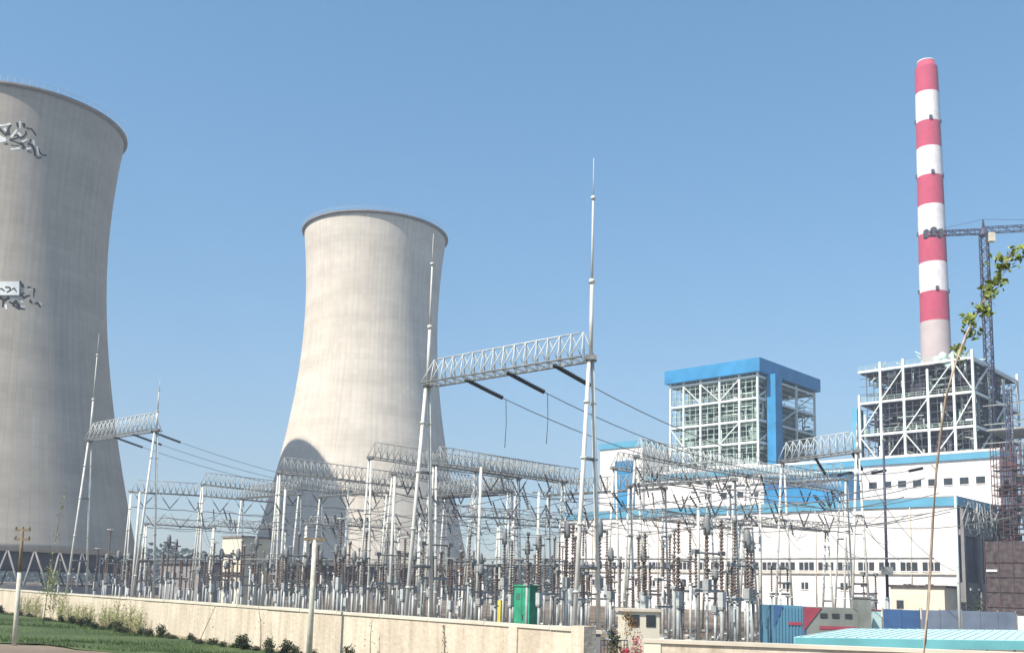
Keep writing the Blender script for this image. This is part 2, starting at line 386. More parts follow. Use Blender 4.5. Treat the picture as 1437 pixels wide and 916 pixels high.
# upper mark
stroke(bk, [(-26, 178), (-14, 184), (-6, 178), (2, 184), (8, 190), (12, 180), (15, 176)], .28)
stroke(bk, [(0, 181), (6, 188), (13, 189), (12, 183)], .28); stroke(bk, [(14, 196), (20, 195), (27, 193), (24, 190), (20, 190)], .25)
stroke(bk, [(15, 197), (24, 200), (34, 206)], .2); stroke(bk, [(24, 173), (25, 178)], .25); stroke(bk, [(33, 174), (34, 178)], .38)
stroke(bk, [(38, 180), (44, 181), (48, 186), (50, 190)], .25); stroke(bk, [(29, 194), (33, 192), (37, 188), (36, 185)], .25)
stroke(bk, [(30, 201), (34, 207), (32, 208)], .38); stroke(bk, [(40, 202), (45, 204), (48, 210), (49, 217)], .36)
stroke(bk, [(43, 196), (42, 200)], .2); stroke(bk, [(53, 208), (56, 214), (60, 218), (65, 218)], .25); stroke(bk, [(49, 218), (53, 222), (58, 221)], .22)
stroke(bk, [(7, 202), (11, 202)], .25); stroke(bk, [(39, 212), (44, 214)], .2); stroke(bk, [(16, 204), (26, 205)], .15)
stroke(wh, [(-20, 177), (0, 176), (14, 174)], .3); stroke(wh, [(7, 181), (11, 185)], .4); stroke(wh, [(0, 193), (6, 196), (0, 198)], .55)
stroke(wh, [(16, 192), (21, 186), (23, 183)], .3); stroke(wh, [(26, 187), (29, 190)], .35); stroke(wh, [(28, 171), (28, 180)], .2)
stroke(wh, [(16, 209), (27, 208)], .3); stroke(wh, [(31, 199), (38, 196)], .22); stroke(wh, [(47, 198), (48, 203)], .3); stroke(wh, [(38, 209), (43, 208)], .25)
stroke(wh, [(52, 206), (54, 217)], .22); stroke(wh, [(-24, 190), (-12, 194), (-4, 190)], .35)
# lower mark with its white framed board
wb = MB(); board(wb, -28, 395, 27, 414, .3)
stroke(bk, [(-24, 404), (-14, 402), (-8, 407), (2, 405), (6, 408)], .2, .5); stroke(bk, [(8, 403), (13, 403), (15, 407), (10, 410)], .2, .5); stroke(bk, [(17, 406), (20, 404), (23, 409)], .15, .5)
stroke(bk, [(28, 396), (31, 400), (32, 402)], .42); stroke(bk, [(29, 414), (34, 418), (37, 416), (41, 415)], .32); stroke(bk, [(27, 408), (28, 414), (34, 411)], .2)
stroke(bk, [(-22, 418), (-10, 422), (0, 418), (6, 422), (12, 418)], .4); stroke(bk, [(5, 422), (4, 430)], .3)
stroke(bk, [(14, 425), (19, 427), (22, 423), (25, 427), (27, 432)], .45); stroke(bk, [(19, 429), (26, 433), (34, 434)], .3)
stroke(bk, [(39, 403), (43, 403)], .22); stroke(bk, [(42, 422), (44, 424)], .4); stroke(bk, [(48, 405), (48, 409)], .25); stroke(bk, [(50, 426), (53, 425), (56, 430)], .3); stroke(bk, [(47, 410), (47, 417)], .12)
stroke(wh, [(8, 428), (9, 433)], .3); stroke(wh, [(30, 422), (32, 424)], .3); stroke(wh, [(30, 430), (35, 430)], .25); stroke(wh, [(55, 425), (58, 427)], .3); stroke(wh, [(41, 406), (43, 407)], .2); stroke(wh, [(15, 419), (26, 420)], .15)
bk.build('black_brushwork', BLACKP, T1); wh.build('white_brushwork', WHITEP, T1); wb.build('framed_board', WHITEP, T1)

# ================================================================== MAIN POWER BUILDINGS (local x along the row, y away)
H0 = atx(1348, 172, 0)
def loc(x, y, z=0): return H0 + E1 * x + E2 * y + Vector((0, 0, z))
def lx(px, y, h):                                    # local x seen in column px on the plane y, at height h
    lo, hi = -140.0, 60.0
    for _ in range(50):
        m_ = (lo + hi) / 2
        if topx(loc(m_, y, h))[0] < px: lo = m_
        else: hi = m_
    return lo
def lh(x, y, py):                                    # height at which (x, y) reaches image row py
    lo, hi = -10.0, 260.0
    for _ in range(50):
        m_ = (lo + hi) / 2
        if topx(loc(x, y, m_))[1] > py: lo = m_
        else: hi = m_
    return lo
# ---- turbine hall
XL = lx(786, 0, 10); HA = lh(0, 0, 697)
hall = empty('turbine_hall', H0, 'long white turbine hall with a blue roof band and rows of small dark windows', 'power station hall', RZ)
wl = MB()
wl.use(WHITE).box(XL, 0, 0, .5, 0, HA - 1.5); wl.box(XL, XL + .5, .5, 26.5, 0, HA - 1.5); wl.box(XL, 0, 26.5, 27, 0, HA - 1.5)
wl.build('wall', None, hall)
MB().box(XL - .3, .3, -.3, 26.9, HA - 1.5, HA).build('roof_band', LBLUE, hall)
MB().box(XL, 0, .1, 26.6, HA, HA + .25).build('roof', MGREY, hall)
x = XL + 1
while x < 0:                                          # faint cladding seams standing proud
    MB().box(x, x + .10, -.05, 0, 10.6, HA - 1.5).build('cladding_seam', WHITE, hall); x += 6
MB().box(XL - .1, 0, -.35, 0, 7.55, 7.8).build('string_course', WALLC, hall)
for q in (-8, -26, -44, -62, -80):
    if q > XL: MB().bar((q, -.16, .2), (q, -.16, HA - 1.5), .11, n=8).build('downpipe', WALLC, hall)
def window(x0, x1, z0, z1, panes, parent, y=-.05):
    m_ = MB().use(GLASS).box(x0, x1, y, y + .04, z0, z1).use(WHITE)
    for i in range(1, panes): c = x0 + (x1 - x0) * i / panes; m_.box(c - .07, c + .07, y - .05, y - .002, z0, z1)
    m_.box(x0 - .12, x1 + .12, y - .08, y - .004, z0 - .15, z0); m_.build('window', None, parent)
x = XL + 1.5; i = 0
while x < -2.5:
    window(x, x + 3.0, 8.15, 9.7, 3, hall)
    if i % 3 != 1: window(x + .4, x + 1.8, 4.6, 5.9, 2, hall)
    x += 3.9; i += 1
dr = MB().use(DGREY).box(XL + 30, XL + 34, -.12, -.02, 0, 4.4).use(WALLC).box(XL + 29.8, XL + 34.2, -.8, 0, 4.4, 4.6); dr.build('loading_door', None, hall)
# open end bay in shade: steel frame, deck, unfinished cladding
eb = MB().use(MGREY)
eb.box(0, .35, .5, 26.5, 0, 6.3); eb.box(0, .35, .5, 26.5, 14.4, 15.4)
for yy in (.5, 8.6, 17.4, 25.7): eb.box(.36, .9, yy, yy + .8, 0, HA - 2)
eb.build('end_frame', None, hall)
MB().box(-.6, -.2, .5, 26.5, 6.3, HA - 1.6).build('end_cladding', DGREY, hall)
tr = MB()
for k in range(16):
    y0 = .8 + k * 1.6; tr.bar((.5, y0, 15.6), (.5, y0 + .8, HA - 2), .14); tr.bar((.5, y0 + .8, HA - 2), (.5, y0 + 1.6, 15.6), .14)
    for _ in range(5): tr.bar((.6 + random.random(), y0 + random.uniform(-1, 2), random.uniform(14.5, HA)), (.6 + random.random(), y0 + random.uniform(-1, 2), random.uniform(14.5, HA - .5)), .1)
tr.bar((.5, .5, 15.6), (.5, 26, 15.6), .2); tr.bar((.5, .5, HA - 2), (.5, 26, HA - 2), .2)
tr.build('roof_truss', STEEL2, hall)
MB().box(.9, 1.2, 19.5, 20.3, 6.2, 16).build('downpipe', STEEL, hall)
for k in range(5): MB().box(.36, .6, 4 + k * 4, 4.5 + k * 4, 5.0, 5.4).build('wall_lamp', WHITEP, hall)
# ---- deaerator bay behind
XR = lx(1405, 27, 20); HB = lh(XR, 27, 632); XLB = XL + 2
bay = empty('bunker_bay', loc(0, 27), 'tall white bunker bay with a blue eave rising behind the turbine hall', 'power station bay', RZ)
MB().box(XLB, XR, .1, 10, 0, HB - 1.3).build('wall', WHITE, bay)
MB().box(XLB - .3, XR + .3, -.3, 10.4, HB - 1.3, HB).build('eave_band', LBLUE, bay)
MB().box(XLB - .35, XR + .35, -.35, 10.45, HB, HB + .5).build('parapet', WHITE, bay)
x = lx(1180, 27, 27)
while x < XR - 2: window(x, x + 1.7, 26.1, 27.5, 1, bay, .05); x += 3.1
x = XLB + 20
while x < lx(1060, 27, 27): window(x, x + 1.6, 25.6, 27.0, 1, bay, .05); x += 4.4
# ---- transfer tower at the left end of the bay
xa, xb = lx(842, 26, 35), lx(902, 26, 35); HT = lh((xa + xb) / 2, 26, 620)
tt = empty('transfer_tower', loc(0, 26), 'tall white square tower with pale blue cap and blue panel, left of the hall', 'tower block', RZ)
MB().box(xa, xb, 0, 12, 0, HT - 1.6).build('wall', WHITE, tt)
MB().box(xa - .3, xb + .3, -.3, 12.3, HT - 1.6, HT).build('cap', LBLUE, tt)
p0, p1 = lx(865, 26, 30), lx(891, 26, 30)
MB().box(p0, p1, -.8, -.02, 16, HT - 5).build('blue_panel', BLUE, tt)
# ---- blue gallery on the hall roof
gal = empty('blue_gallery', loc(0, 22), 'blue clad box gallery lying on the hall roof below the roofed boiler house', 'gallery', RZ)
g0, g1 = lx(1072, 21, 26), lx(1190, 21, 26)
MB().box(g0, g1, -1, 4.9, HA + .3, lh((g0 + g1) / 2, 21, 667)).build('wall', BLUE, gal)
zt = lh((g0 + g1) / 2, 21, 667); MB().box(g0 - .3, g1 + .3, -1.3, 4.95, zt, zt + .4).build('roof', LBLUE, gal)
MB().box(g0 + 1, g1 - 5, -1.08, -1.01, zt - 2.6, zt - 1.4).build('window_band', HBLUE, gal)

# ---- boiler houses
def boiler(name, x0, x1, y0, dep, H, label, roofed, cols, levels, casing, clutter, seed):
    rnd = random.Random(seed)
    b_ = empty(name, loc(x0, y0), label, 'boiler house', RZ, 'boiler house frames')
    W = x1 - x0
    xs = [W * c for c in cols]; ys = [0, dep * .33, dep * .66, dep]
    for i, x in enumerate(xs):
        for j, y in enumerate(ys):
            if 0 < i < len(xs) - 1 and 0 < j < 3: continue
            top = H if roofed else H - rnd.choice([0, 0, 1.5, 3.0]) - (4 if i == 0 else 0)
            MB().box(x - .24, x + .24, y - .24, y + .24, 20, top).build('column', PALEF, b_)
    for li, z in enumerate(levels):
        fr = MB()
        for y in (ys[0], ys[-1]): fr.box(xs[0], xs[-1], y - .2, y + .2, z - .5, z)
        for x in (xs[0], xs[-1]): fr.box(x - .2, x + .2, ys[0], ys[-1], z - .5, z)
        fr.build('floor_beam', PALEF, b_)
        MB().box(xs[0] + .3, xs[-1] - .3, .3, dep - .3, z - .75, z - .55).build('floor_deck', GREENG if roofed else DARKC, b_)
        rl = MB()
        for y in (-.05, dep + .05):
            for dz in (.5, 1.0): rl.bar((xs[0], y, z + dz), (xs[-1], y, z + dz), .05)
            q = xs[0]
            while q < xs[-1]: rl.bar((q, y, z), (q, y, z + 1), .045); q += 1.6
        rl.build('railing', PALEG, b_)
    br = MB()
    for li in range(len(levels) - 1):
        for i in range(len(xs) - 1):
            a, c = levels[li], levels[li + 1] - .5
            if (i + li) % 2 == 0 and (not roofed or rnd.random() < .35): br.bar((xs[i], -.1, a), (xs[i + 1], -.1, c), .14)
            elif rnd.random() < .3: br.bar((xs[i + 1], -.1, a), (xs[i], -.1, c), .14)
        for j in range(3):
            a, c = levels[li], levels[li + 1] - .5
            if (j + li) % 2: br.bar((W + .05, ys[j], a), (W + .05, ys[j + 1], c), .2)
    br.build('brace', PALEF, b_)
    sg = MB()
    for i in range(len(xs) - 1):
        for k in (1, 2):
            x = xs[i] + (xs[i + 1] - xs[i]) * k / 3; sg.bar((x, .3, levels[0]), (x, .3, levels[-1] - .6), .09)
    for li in range(len(levels) - 1):
        for k in (1, 2, 3):
            z = levels[li] + (levels[li + 1] - levels[li]) * k / 4; sg.bar((xs[0], .35, z), (xs[-1], .35, z), .07); sg.bar((W - .3, 0, z), (W - .3, dep, z), .08)
    sg.build('girt', PALEG if roofed else DGREY, b_)
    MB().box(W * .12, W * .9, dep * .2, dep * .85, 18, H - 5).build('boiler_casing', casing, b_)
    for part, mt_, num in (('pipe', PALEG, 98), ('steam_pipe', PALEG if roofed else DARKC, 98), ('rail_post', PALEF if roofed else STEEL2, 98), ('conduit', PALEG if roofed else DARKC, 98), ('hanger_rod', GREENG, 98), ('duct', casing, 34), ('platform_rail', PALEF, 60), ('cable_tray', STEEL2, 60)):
        for _ in range(num):
            m_ = MB()
            z = rnd.uniform(21, H - 2.5); x = rnd.uniform(.5, W - .5); side = rnd.random()
            y = rnd.uniform(.2, dep * .18) if side < .65 else rnd.uniform(.2, dep); x = x if side < .65 else W - rnd.uniform(.2, W * .13)
            k = rnd.random(); L_ = rnd.uniform(1.5, 6)
            if part == 'duct':
                s_ = rnd.uniform(.6, 1.8); m_.box(x - s_, min(x + s_, W - .3), y, y + s_, z - s_, min(H - 1, z + s_ * 1.2))
            elif k < .4: m_.bar((x, y, z), (x, y, min(H - 2, z + L_)), rnd.uniform(.12, .32), n=6)
            elif k < .7: m_.bar((x, y, z), (min(W, x + L_), y, z), rnd.uniform(.1, .28), n=6)
            elif k < .85: m_.bar((x, y, z), (x, min(dep, y + L_), z), rnd.uniform(.1, .28), n=6)
            else: m_.bar((x, y, z), (max(0, min(W, x + rnd.uniform(-3, 3))), y, z + rnd.uniform(-3, 3)), .14, n=5)
            m_.build(part, mt_, b_)
    return b_, W
xb0, xb1 = lx(941, 37, 40), lx(1064, 37, 40); HR = lh(xb1, 37, 503)
lv = [24 + (HR - 4 - 24) * k / 6 for k in range(7)]
B1, W1 = boiler('boiler_house', xb0, xb1, 37, 30, HR - 3.4, 'left boiler house of white steel frames under a flat bright blue roof', True, [0, .16, .36, .58, .8, 1], lv, GREENG, 75, 3)
MB().box(-1.2, W1 + 1.2, -1.2, 31.2, HR - 3.4, HR).build('roof', BLUE, B1)
e0 = 6.0
MB().box(W1 + .45, W1 + 2.8, 3.6, 7.0, 18, HR - 3.45).build('lift_shaft', BLUE, B1)
xc0, xc1 = lx(1207, 37, 40), lx(1368, 37, 40); HR2 = lh(xc0 + (xc1 - xc0) * .7, 37, 497)
lv = [25 + (HR2 - 1.5 - 25) * k / 4 for k in range(5)]
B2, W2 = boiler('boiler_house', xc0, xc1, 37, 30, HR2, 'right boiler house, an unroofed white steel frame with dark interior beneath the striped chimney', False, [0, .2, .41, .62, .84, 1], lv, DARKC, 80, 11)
MB().box(-1.6, -.45, -.3, 3, 20, HR2 - 10).build('stair_cladding', LBLUE, B2)
tp = MB()
rr = random.Random(5)
for _ in range(60):
    x = rr.uniform(1, W2 - 1); y = rr.uniform(0, 8); z = HR2 - rr.uniform(-.6, 4)
    tp.bar((x, y, z), (x + rr.uniform(-2, 2), y, z + rr.uniform(-1.5, 1)), .16)
for _ in range(9): x = rr.uniform(1, W2 - 1); tp.lathe([(.0, 0), (.9, 0), (.9, 1.6), (0, 1.6)], (x, rr.uniform(0, 3), HR2 - rr.uniform(0, 3)), (0, 1, 0), n=10)
tp.build('roof_equipment', PALEG, B2)
# side stair frame on right boiler house
ss = MB()
for x in (W2 + 6, W2 + 9):
    for y in (4, 18): ss.bar((x, y, 0), (x, y, HR2 - 8), .16)
for z in range(24, int(HR2) - 8, 4):
    for y in (4, 18): ss.bar((W2, y, z), (W2 + 9, y, z), .14); 
    ss.bar((W2 + 9, 4, z), (W2 + 9, 18, z), .14); ss.bar((W2 + 6, 4, z), (W2 + 9, 18, z + 4), .1)
ss.box(W2 + 1, W2 + 9, 4, 18, HR2 - 17, HR2 - 16.6); ss.box(W2 + 1, W2 + 9, 4, 18, HR2 - 27, HR2 - 26.6)
ss.build('stair_frame', STEEL2, B2)

# ---- chimney
Yc = 330.0
cb = at(1313, 480, Yc); ct = at(1299, 86, Yc); cxm = (cb.x + ct.x) / 2
def chz(py): return at(1299 + (py - 90) * .036, py, Yc).z
HC = chz(97)
rr0 = 3.7; rr1 = 3.7 + (4.75 - 3.7)
ch = empty('chimney', (cxm, Yc, 0), 'very tall chimney painted in red and white bands rising behind the right boiler house', 'chimney')
def cr(z): return 3.75 + (HC - z) * .0105
edges = [HC, chz(133), chz(174), chz(210), chz(250), chz(291), chz(331), chz(371), chz(412), chz(453), 0]
sh = MB(); N = 40
for i in range(len(edges) - 1):
    sh.use([REDP, WHP][i % 2] if i < 9 else CHC)
    z1, z0 = edges[i], edges[i + 1]; k = len(sh.v)
    for z in (z1, z0):
        for j in range(N): a = 2 * math.pi * j / N; sh.v.append((cr(z) * math.cos(a), cr(z) * math.sin(a), z))
    for j in range(N): q = (j + 1) % N; sh.face((k + N + j, k + N + q, k + q, k + j), True)
sh.build('shaft', None, ch)
MB().lathe([(0, HC - .5), (cr(HC) - .05, HC - .5), (cr(HC) - .05, HC + .02), (2.9, HC + .03), (2.9, HC + 2.2), (2.6, HC + 2.2), (2.6, HC + .6), (0, HC + .6)], n=32).build('flue', REDP, ch)
MB().lathe([(2.95, HC + 2.2), (2.95, HC + 2.6), (2.6, HC + 2.6)], n=32).build('flue_lip', WHP, ch)
for z in (edges[2], edges[4], edges[6], edges[8]):
    for j in range(4): a = j * math.pi / 2 - 1.75; m_ = MB(); m_.box(cr(z) * math.cos(a) - .45, cr(z) * math.cos(a) + .45, cr(z) * math.sin(a) * 1.04 - .3, cr(z) * math.sin(a) * 1.04 + .3, z, z + 1.3); m_.build('warning_beacon', DGREY, ch)
ld = MB()
for s in (-.3, .3): ld.bar((cr(0) + .35, s, 0), (cr(HC) + .35, s, HC), .07)
ld.build('ladder', STEEL2, ch)

# ---- tower crane
def lattice(m_, p, q, wid, step, r, n=4, tri=False):
    p = Vector(p); q = Vector(q); d = (q - p); L_ = d.length; d.normalize()
    a = d.cross(Vector((0, 0, 1)) if abs(d.z) < .9 else E2).normalized(); b = d.cross(a).normalized()
    cs = [(-1, -1), (1, -1), (1, 1), (-1, 1)] if not tri else [(-1, 1), (1, 1), (0, -1)]
    w_ = wid / 2; k = max(1, int(round(L_ / step)))
    P = lambda c, t: p + d * t + a * (c[0] * w_) + b * (c[1] * w_)
    for c in cs: m_.bar(P(c, 0), P(c, L_), r * 1.5, n=n)
    for i in range(k):
        t0, t1 = L_ * i / k, L_ * (i + 1) / k
        for j in range(len(cs)):
            c, e = cs[j], cs[(j + 1) % len(cs)]
            if (i + j) % 2: m_.bar(P(c, t0), P(e, t1), r, n=n)
            else: m_.bar(P(e, t0), P(c, t1), r, n=n)
            m_.bar(P(c, t0), P(e, t0), r, n=n)
Ycr = 212.0
mb_ = at(1385, 440, Ycr); HJ = at(1381, 325, Ycr).z
crn = empty('tower_crane', (mb_.x, Ycr, 0), 'dark blue tower crane with horizontal lattice jib reaching behind the chimney to the right edge', 'crane')
m_ = MB(); lattice(m_, (0, 0, 0), (0, 0, HJ - 1), 1.5, 1.6, .09); m_.build('mast', CRANE, crn)
m_ = MB(); m_.lathe([(.9, HJ - 1.1), (1.0, HJ - 1.0), (1.0, HJ - .4), (.8, HJ - .3), (.8, HJ + .5)], n=16); m_.build('slewing_ring', CRANE, crn)
jd = (atx(1437, Ycr - 3, 80) - atx(1300, Ycr + 1, 80)).normalized(); jd.z = 0
m_ = MB(); lattice(m_, jd * .3 + Vector((0, 0, HJ + .3)), jd * 42 + Vector((0, 0, HJ + .6)), 1.2, 1.5, .06); m_.build('jib', CRANE, crn)
m_ = MB(); lattice(m_, jd * -.3 + Vector((0, 0, HJ)), jd * -12.5 + Vector((0, 0, HJ)), 1.0, 1.6, .07); m_.build('counter_jib', CRANE, crn)
for k in range(3):
    p = jd * (-9.0 - k * 1.5) + Vector((0, 0, HJ - 1.0 + .5 * (k % 2))); m_ = MB(); m_.box(p.x - .35, p.x + .35, p.y - .6, p.y + .6, p.z, p.z + 1.9); m_.build('counterweight', DGREY, crn)
MB().bar((0, 0, HJ), (0, 0, HJ + 2.8), .5, .15).build('apex', CRANE, crn)
m_ = MB(); m_.bar((0, 0, HJ + 2.8), jd * 30 + Vector((0, 0, HJ + 1.2)), .05); m_.bar((0, 0, HJ + 2.8), jd * -11 + Vector((0, 0, HJ + .6)), .05); m_.build('tie_rod', CRANE, crn)
MB().box(.6, 1.9, -1.4, -.2, HJ - 2.6, HJ - .6).build('cab', WALLC, crn)

# ---- scaffold tower, netted building, lattice mast at the right edge
ps = atx(1421, 182, 0)
sc = empty('scaffold_tower', ps, 'red brown scaffold tower standing at the right end of the white hall', 'scaffold', RZ)
hs = at(1421, 622, 182).z; m_ = MB(); nx = 3
for i in range(nx + 1):
    for j in range(3): m_.bar((-2.6 + i * 1.75, j * 1.6, 0), (-2.6 + i * 1.75, j * 1.6, hs), .09)
z = 1.0; k = 0
while z < hs - 1:
    for j in range(3): m_.bar((-2.6, j * 1.6, z), (2.65, j * 1.6, z), .07)
    for i in range(nx + 1): m_.bar((-2.6 + i * 1.75, 0, z), (-2.6 + i * 1.75, 3.2, z), .07)
    m_.bar((-2.6, 0, z), (2.65, 0, z + 1.8), .07); m_.bar((2.65, 0, z), (-2.6, 0, z + 1.8), .07)
    z += 1.8
m_.build('pole_frame', RUST, sc)
m_ = MB(); z = 2
while z < hs - 2: m_.box(-2.5, 2.5, .2, 3.0, z, z + .1); z += 3.6
m_.build('plank_deck', RUSTN, sc)
rr = random.Random(9)
for _ in range(26):
    x = rr.uniform(-2.4, 1); z = rr.uniform(3, hs - 4); MB().box(x, x + rr.uniform(.8, 1.6), 3.0, 3.06, z, z + rr.uniform(1, 2.6)).build('netting', RUST, sc)
ps = atx(1452, 160, 0)
nb = empty('netted_building', ps, 'dark brown netted building under construction at the right edge', 'building', RZ)
hn = at(1430, 757, 158).z
MB().box(-7.0, 8, 0, 10, 0, hn).build('netting', RUSTN, nb)
m_ = MB()
for k in range(8): x = -7.1 + k * 2.15; m_.bar((x, -.12, 0), (x, -.12, hn + .8), .07)
for z in (2.4, 4.8, 7.2, 9.6): m_.bar((-7.1, -.14, z), (8, -.14, z), .06)
m_.build('scaffold_pole', RUST, nb)
m_ = MB()
for z in (8.0,): m_.box(-6.9, -5.2, -.22, -.16, z, z + .35)
m_.build('sign_board', WHITEP, nb)
pm = atx(1429, 190, 0); lm = empty('lattice_mast', pm, 'thin grey blue lattice mast behind the red brown scaffold tower', 'mast', RZ)
m_ = MB(); lattice(m_, (0, 0, 0), (0, 0, at(1427, 545, 190).z), .9, 1.2, .06); m_.build('mast', CRANE, lm)
# annex in front of hall
pa = loc(lx(1250, -8, 3), -8)
an = empty('pump_annex', pa, 'low cream annex with brown eave behind the dark blue hoarding', 'annex', RZ)
MB().box(0, 9, 0, 6, 0, 5.2).build('wall', CREAM, an); MB().box(-.3, 9.3, -.3, 6.3, 5.2, 5.6).build('roof', RUSTN, an)
MB().box(1, 2.2, -.06, 0, 1.6, 3).build('window', GLASS, an)
tk = empty('storage_tank', loc(lx(1214, -14, 3), -14), 'small white cylindrical tank in front of the white hall', 'tank', RZ)
MB().lathe([(0, 0), (1.9, 0), (1.9, 4.3), (1.5, 4.8), (0, 5.1)], n=24).build('shell', WHITE, tk); MB().lathe([(1.94, 3.9), (2.05, 3.9), (2.05, 4.1), (1.94, 4.1)], n=24).build('band', DGREY, tk)

# ================================================================== GANTRIES
def beam_mb(p, q, wid=1.15, hgt=1.2, r=.03):
    """triangular pipe truss between column heads; chords and web separate"""
    p = Vector(p); q = Vector(q); d = q - p; L_ = d.length; d.normalize(); a = Vector((-d.y, d.x, 0)).normalized()
    ch_, wb_ = MB(), MB(); k = max(2, int(round(L_ / .72)))
    lo = lambda t, s: p + d * t + a * (s * wid / 2)
    up = lambda t: p + d * t + Vector((0, 0, hgt))
    for s in (-1, 1): ch_.bar(lo(0, s), lo(L_, s), r * 1.7, n=6)
    wb_.bar(up(.55), up(L_ - .55), r * 1.3, n=6)
    for i in range(k):
        t0, t1 = L_ * i / k, L_ * (i + 1) / k; tm = (t0 + t1) / 2
        for s in (-1, 1): wb_.bar(lo(t0, s), up(tm), r, n=5); wb_.bar(up(tm), lo(t1, s), r, n=5)
        wb_.bar(lo(t0, -1), lo(t1, 1), r * .8, n=4); wb_.bar(lo(t0, 1), lo(t0, -1), r * .8, n=4)
    return ch_, wb_
def column(root, p, d, h, spread, spike, r=.14, mt_=None):
    """A-frame pole pair spread along d, meeting at height h, optional lightning spike"""
    mt_ = mt_ or PIPEW
    for s in (-1, 1):
        A = p + d * (s * spread); B = p + d * (s * .12) + Vector((0, 0, h)); c = MB(); c.bar(A, B, r * 1.1, r * .9, n=10)
        for f in (.22, .44, .66, .85): q = A.lerp(B, f); u = (B - A).normalized() * .05; c.bar(q - u, q + u, r * 1.45, n=10)
        c.build('leg', mt_, root)
    for f in (.3, .66): o_ = spread * (1 - f) + .12 * f; z = Vector((0, 0, h * f)); MB().bar(p + d * -o_ + z, p + d * o_ + z, .08, n=6).build('cross_tie', CHORD, root)
    MB().box(p.x - .25, p.x + .25, p.y - .25, p.y + .25, h - .05, h + .16).build('cap_plate', CHORD, root)
    if spike:
        m_ = MB(); m_.bar(p + Vector((0, 0, h + .1)), p + Vector((0, 0, h + spike * .38)), .1, .085, n=8)
        m_.bar(p + Vector((0, 0, h + spike * .38)), p + Vector((0, 0, h + spike * .8)), .06, .045, n=6)
        m_.bar(p + Vector((0, 0, h + spike * .8)), p + Vector((0, 0, h + spike)), .03, .012, n=5); 
        m_.bar(p + Vector((0, 0, h + spike * .37)), p + Vector((0, 0, h + spike * .39)), .14, .14, n=8); m_.bar(p + Vector((0, 0, h + spike * .79)), p + Vector((0, 0, h + spike * .805)), .11, n=6)
        m_.build('lightning_rod', PIPEW, root)
def gantry(pts, h, label, spread=1.0, spikes=None, mt_=None, r=.095, hgt=1.5, chord=None, web=None):
    """pts: world column feet in line"""
    p0 = Vector(pts[0]); root = empty('gantry', p0, label, 'gantry', 0, 'switchyard gantries')
    d = (Vector(pts[-1]) - p0).normalized(); n_ = Vector((-d.y, d.x, 0))
    for i, p in enumerate(pts): column(root, Vector(p) - p0, n_, h, spread, (spikes or [0] * len(pts))[i], r, mt_)
    for a, b in zip(pts, pts[1:]):
        A = Vector(a) - p0 + Vector((0, 0, h + .05)); B = Vector(b) - p0 + Vector((0, 0, h + .05))
        c_, w_ = beam_mb(A + d * .1, B - d * .1, hgt=hgt)
        bo = c_.build('beam', chord or CHORD, root); wo = w_.build('web', web or STEEL, bo)
    return root
def endpt(px, py, h):                                  # ground point below a beam end seen at (px, py) with height h
    lo, hi = 20.0, 300.0
    for _ in range(50):
        m_ = (lo + hi) / 2
        if at(px, py, m_).z < h: lo = m_
        else: hi = m_
    p = at(px, py, lo); p.z = 0; return p
HGT = 13.6
HA_ = 15.2
gA0, gA1 = endpt(126, 618, HA_), endpt(219, 604, HA_)
gB0, gB1 = endpt(600, 541, HGT), endpt(829, 504, HGT)
gC0, gC1 = endpt(1098, 648, HGT), endpt(1203, 634, HGT)
spk = lambda p, py, px, h=HGT: at(px, py, p.y).z - h
GA = gantry([gA0, gA1], HA_, 'small far line gantry with two spiked masts standing before the nearer cooling tower', spikes=[spk(gA0, 468, 135, HA_), spk(gA1, 533, 223, HA_)], hgt=1.5)
GB = gantry([gB0, gB1], HGT, 'tallest centre gantry whose truss rises between two high spiked masts', spikes=[spk(gB0, 328, 605), spk(gB1, 222, 833)], r=.1, hgt=1.3)
GC = gantry([gC0, gC1], HGT, 'short gantry before the blue gallery with black strings hanging to the right', spikes=[0, 2.2])
# bus gantries across the yard
q0, q1 = endpt(893, 641, HGT), endpt(1180, 692, HGT)
GD = gantry([q0, (q0 * .52 + q1 * .48), q1], HGT, 'long two bay gantry crossing in front of the white hall, lowest at its right end', chord=CHORD)
GE = gantry([endpt(668, 660, HGT), endpt(818, 680, HGT)], HGT, 'gantry truss left of the tall right mast, sloping away to the right', web=STEEL2)
GF = gantry([endpt(552, 665, HGT), endpt(664, 688, HGT)], HGT, 'gantry truss just behind the left mast of the tallest gantry', web=STEEL2)
GG = gantry([endpt(392, 684, HGT), endpt(541, 697, HGT)], HGT, 'gantry truss crossing the foot of the farther cooling tower', web=STEEL2)
GH = gantry([endpt(184, 690, HGT), endpt(284, 696, HGT), endpt(392, 706, HGT)], HGT, 'low looking two bay gantry in front of open sky between the cooling towers', web=STEEL2)
GI = gantry([endpt(284, 680, HGT + 1), endpt(392, 692, HGT + 1)], HGT + 1, 'gantry whose truss stands highest left of the rounded shadow', web=STEEL2)
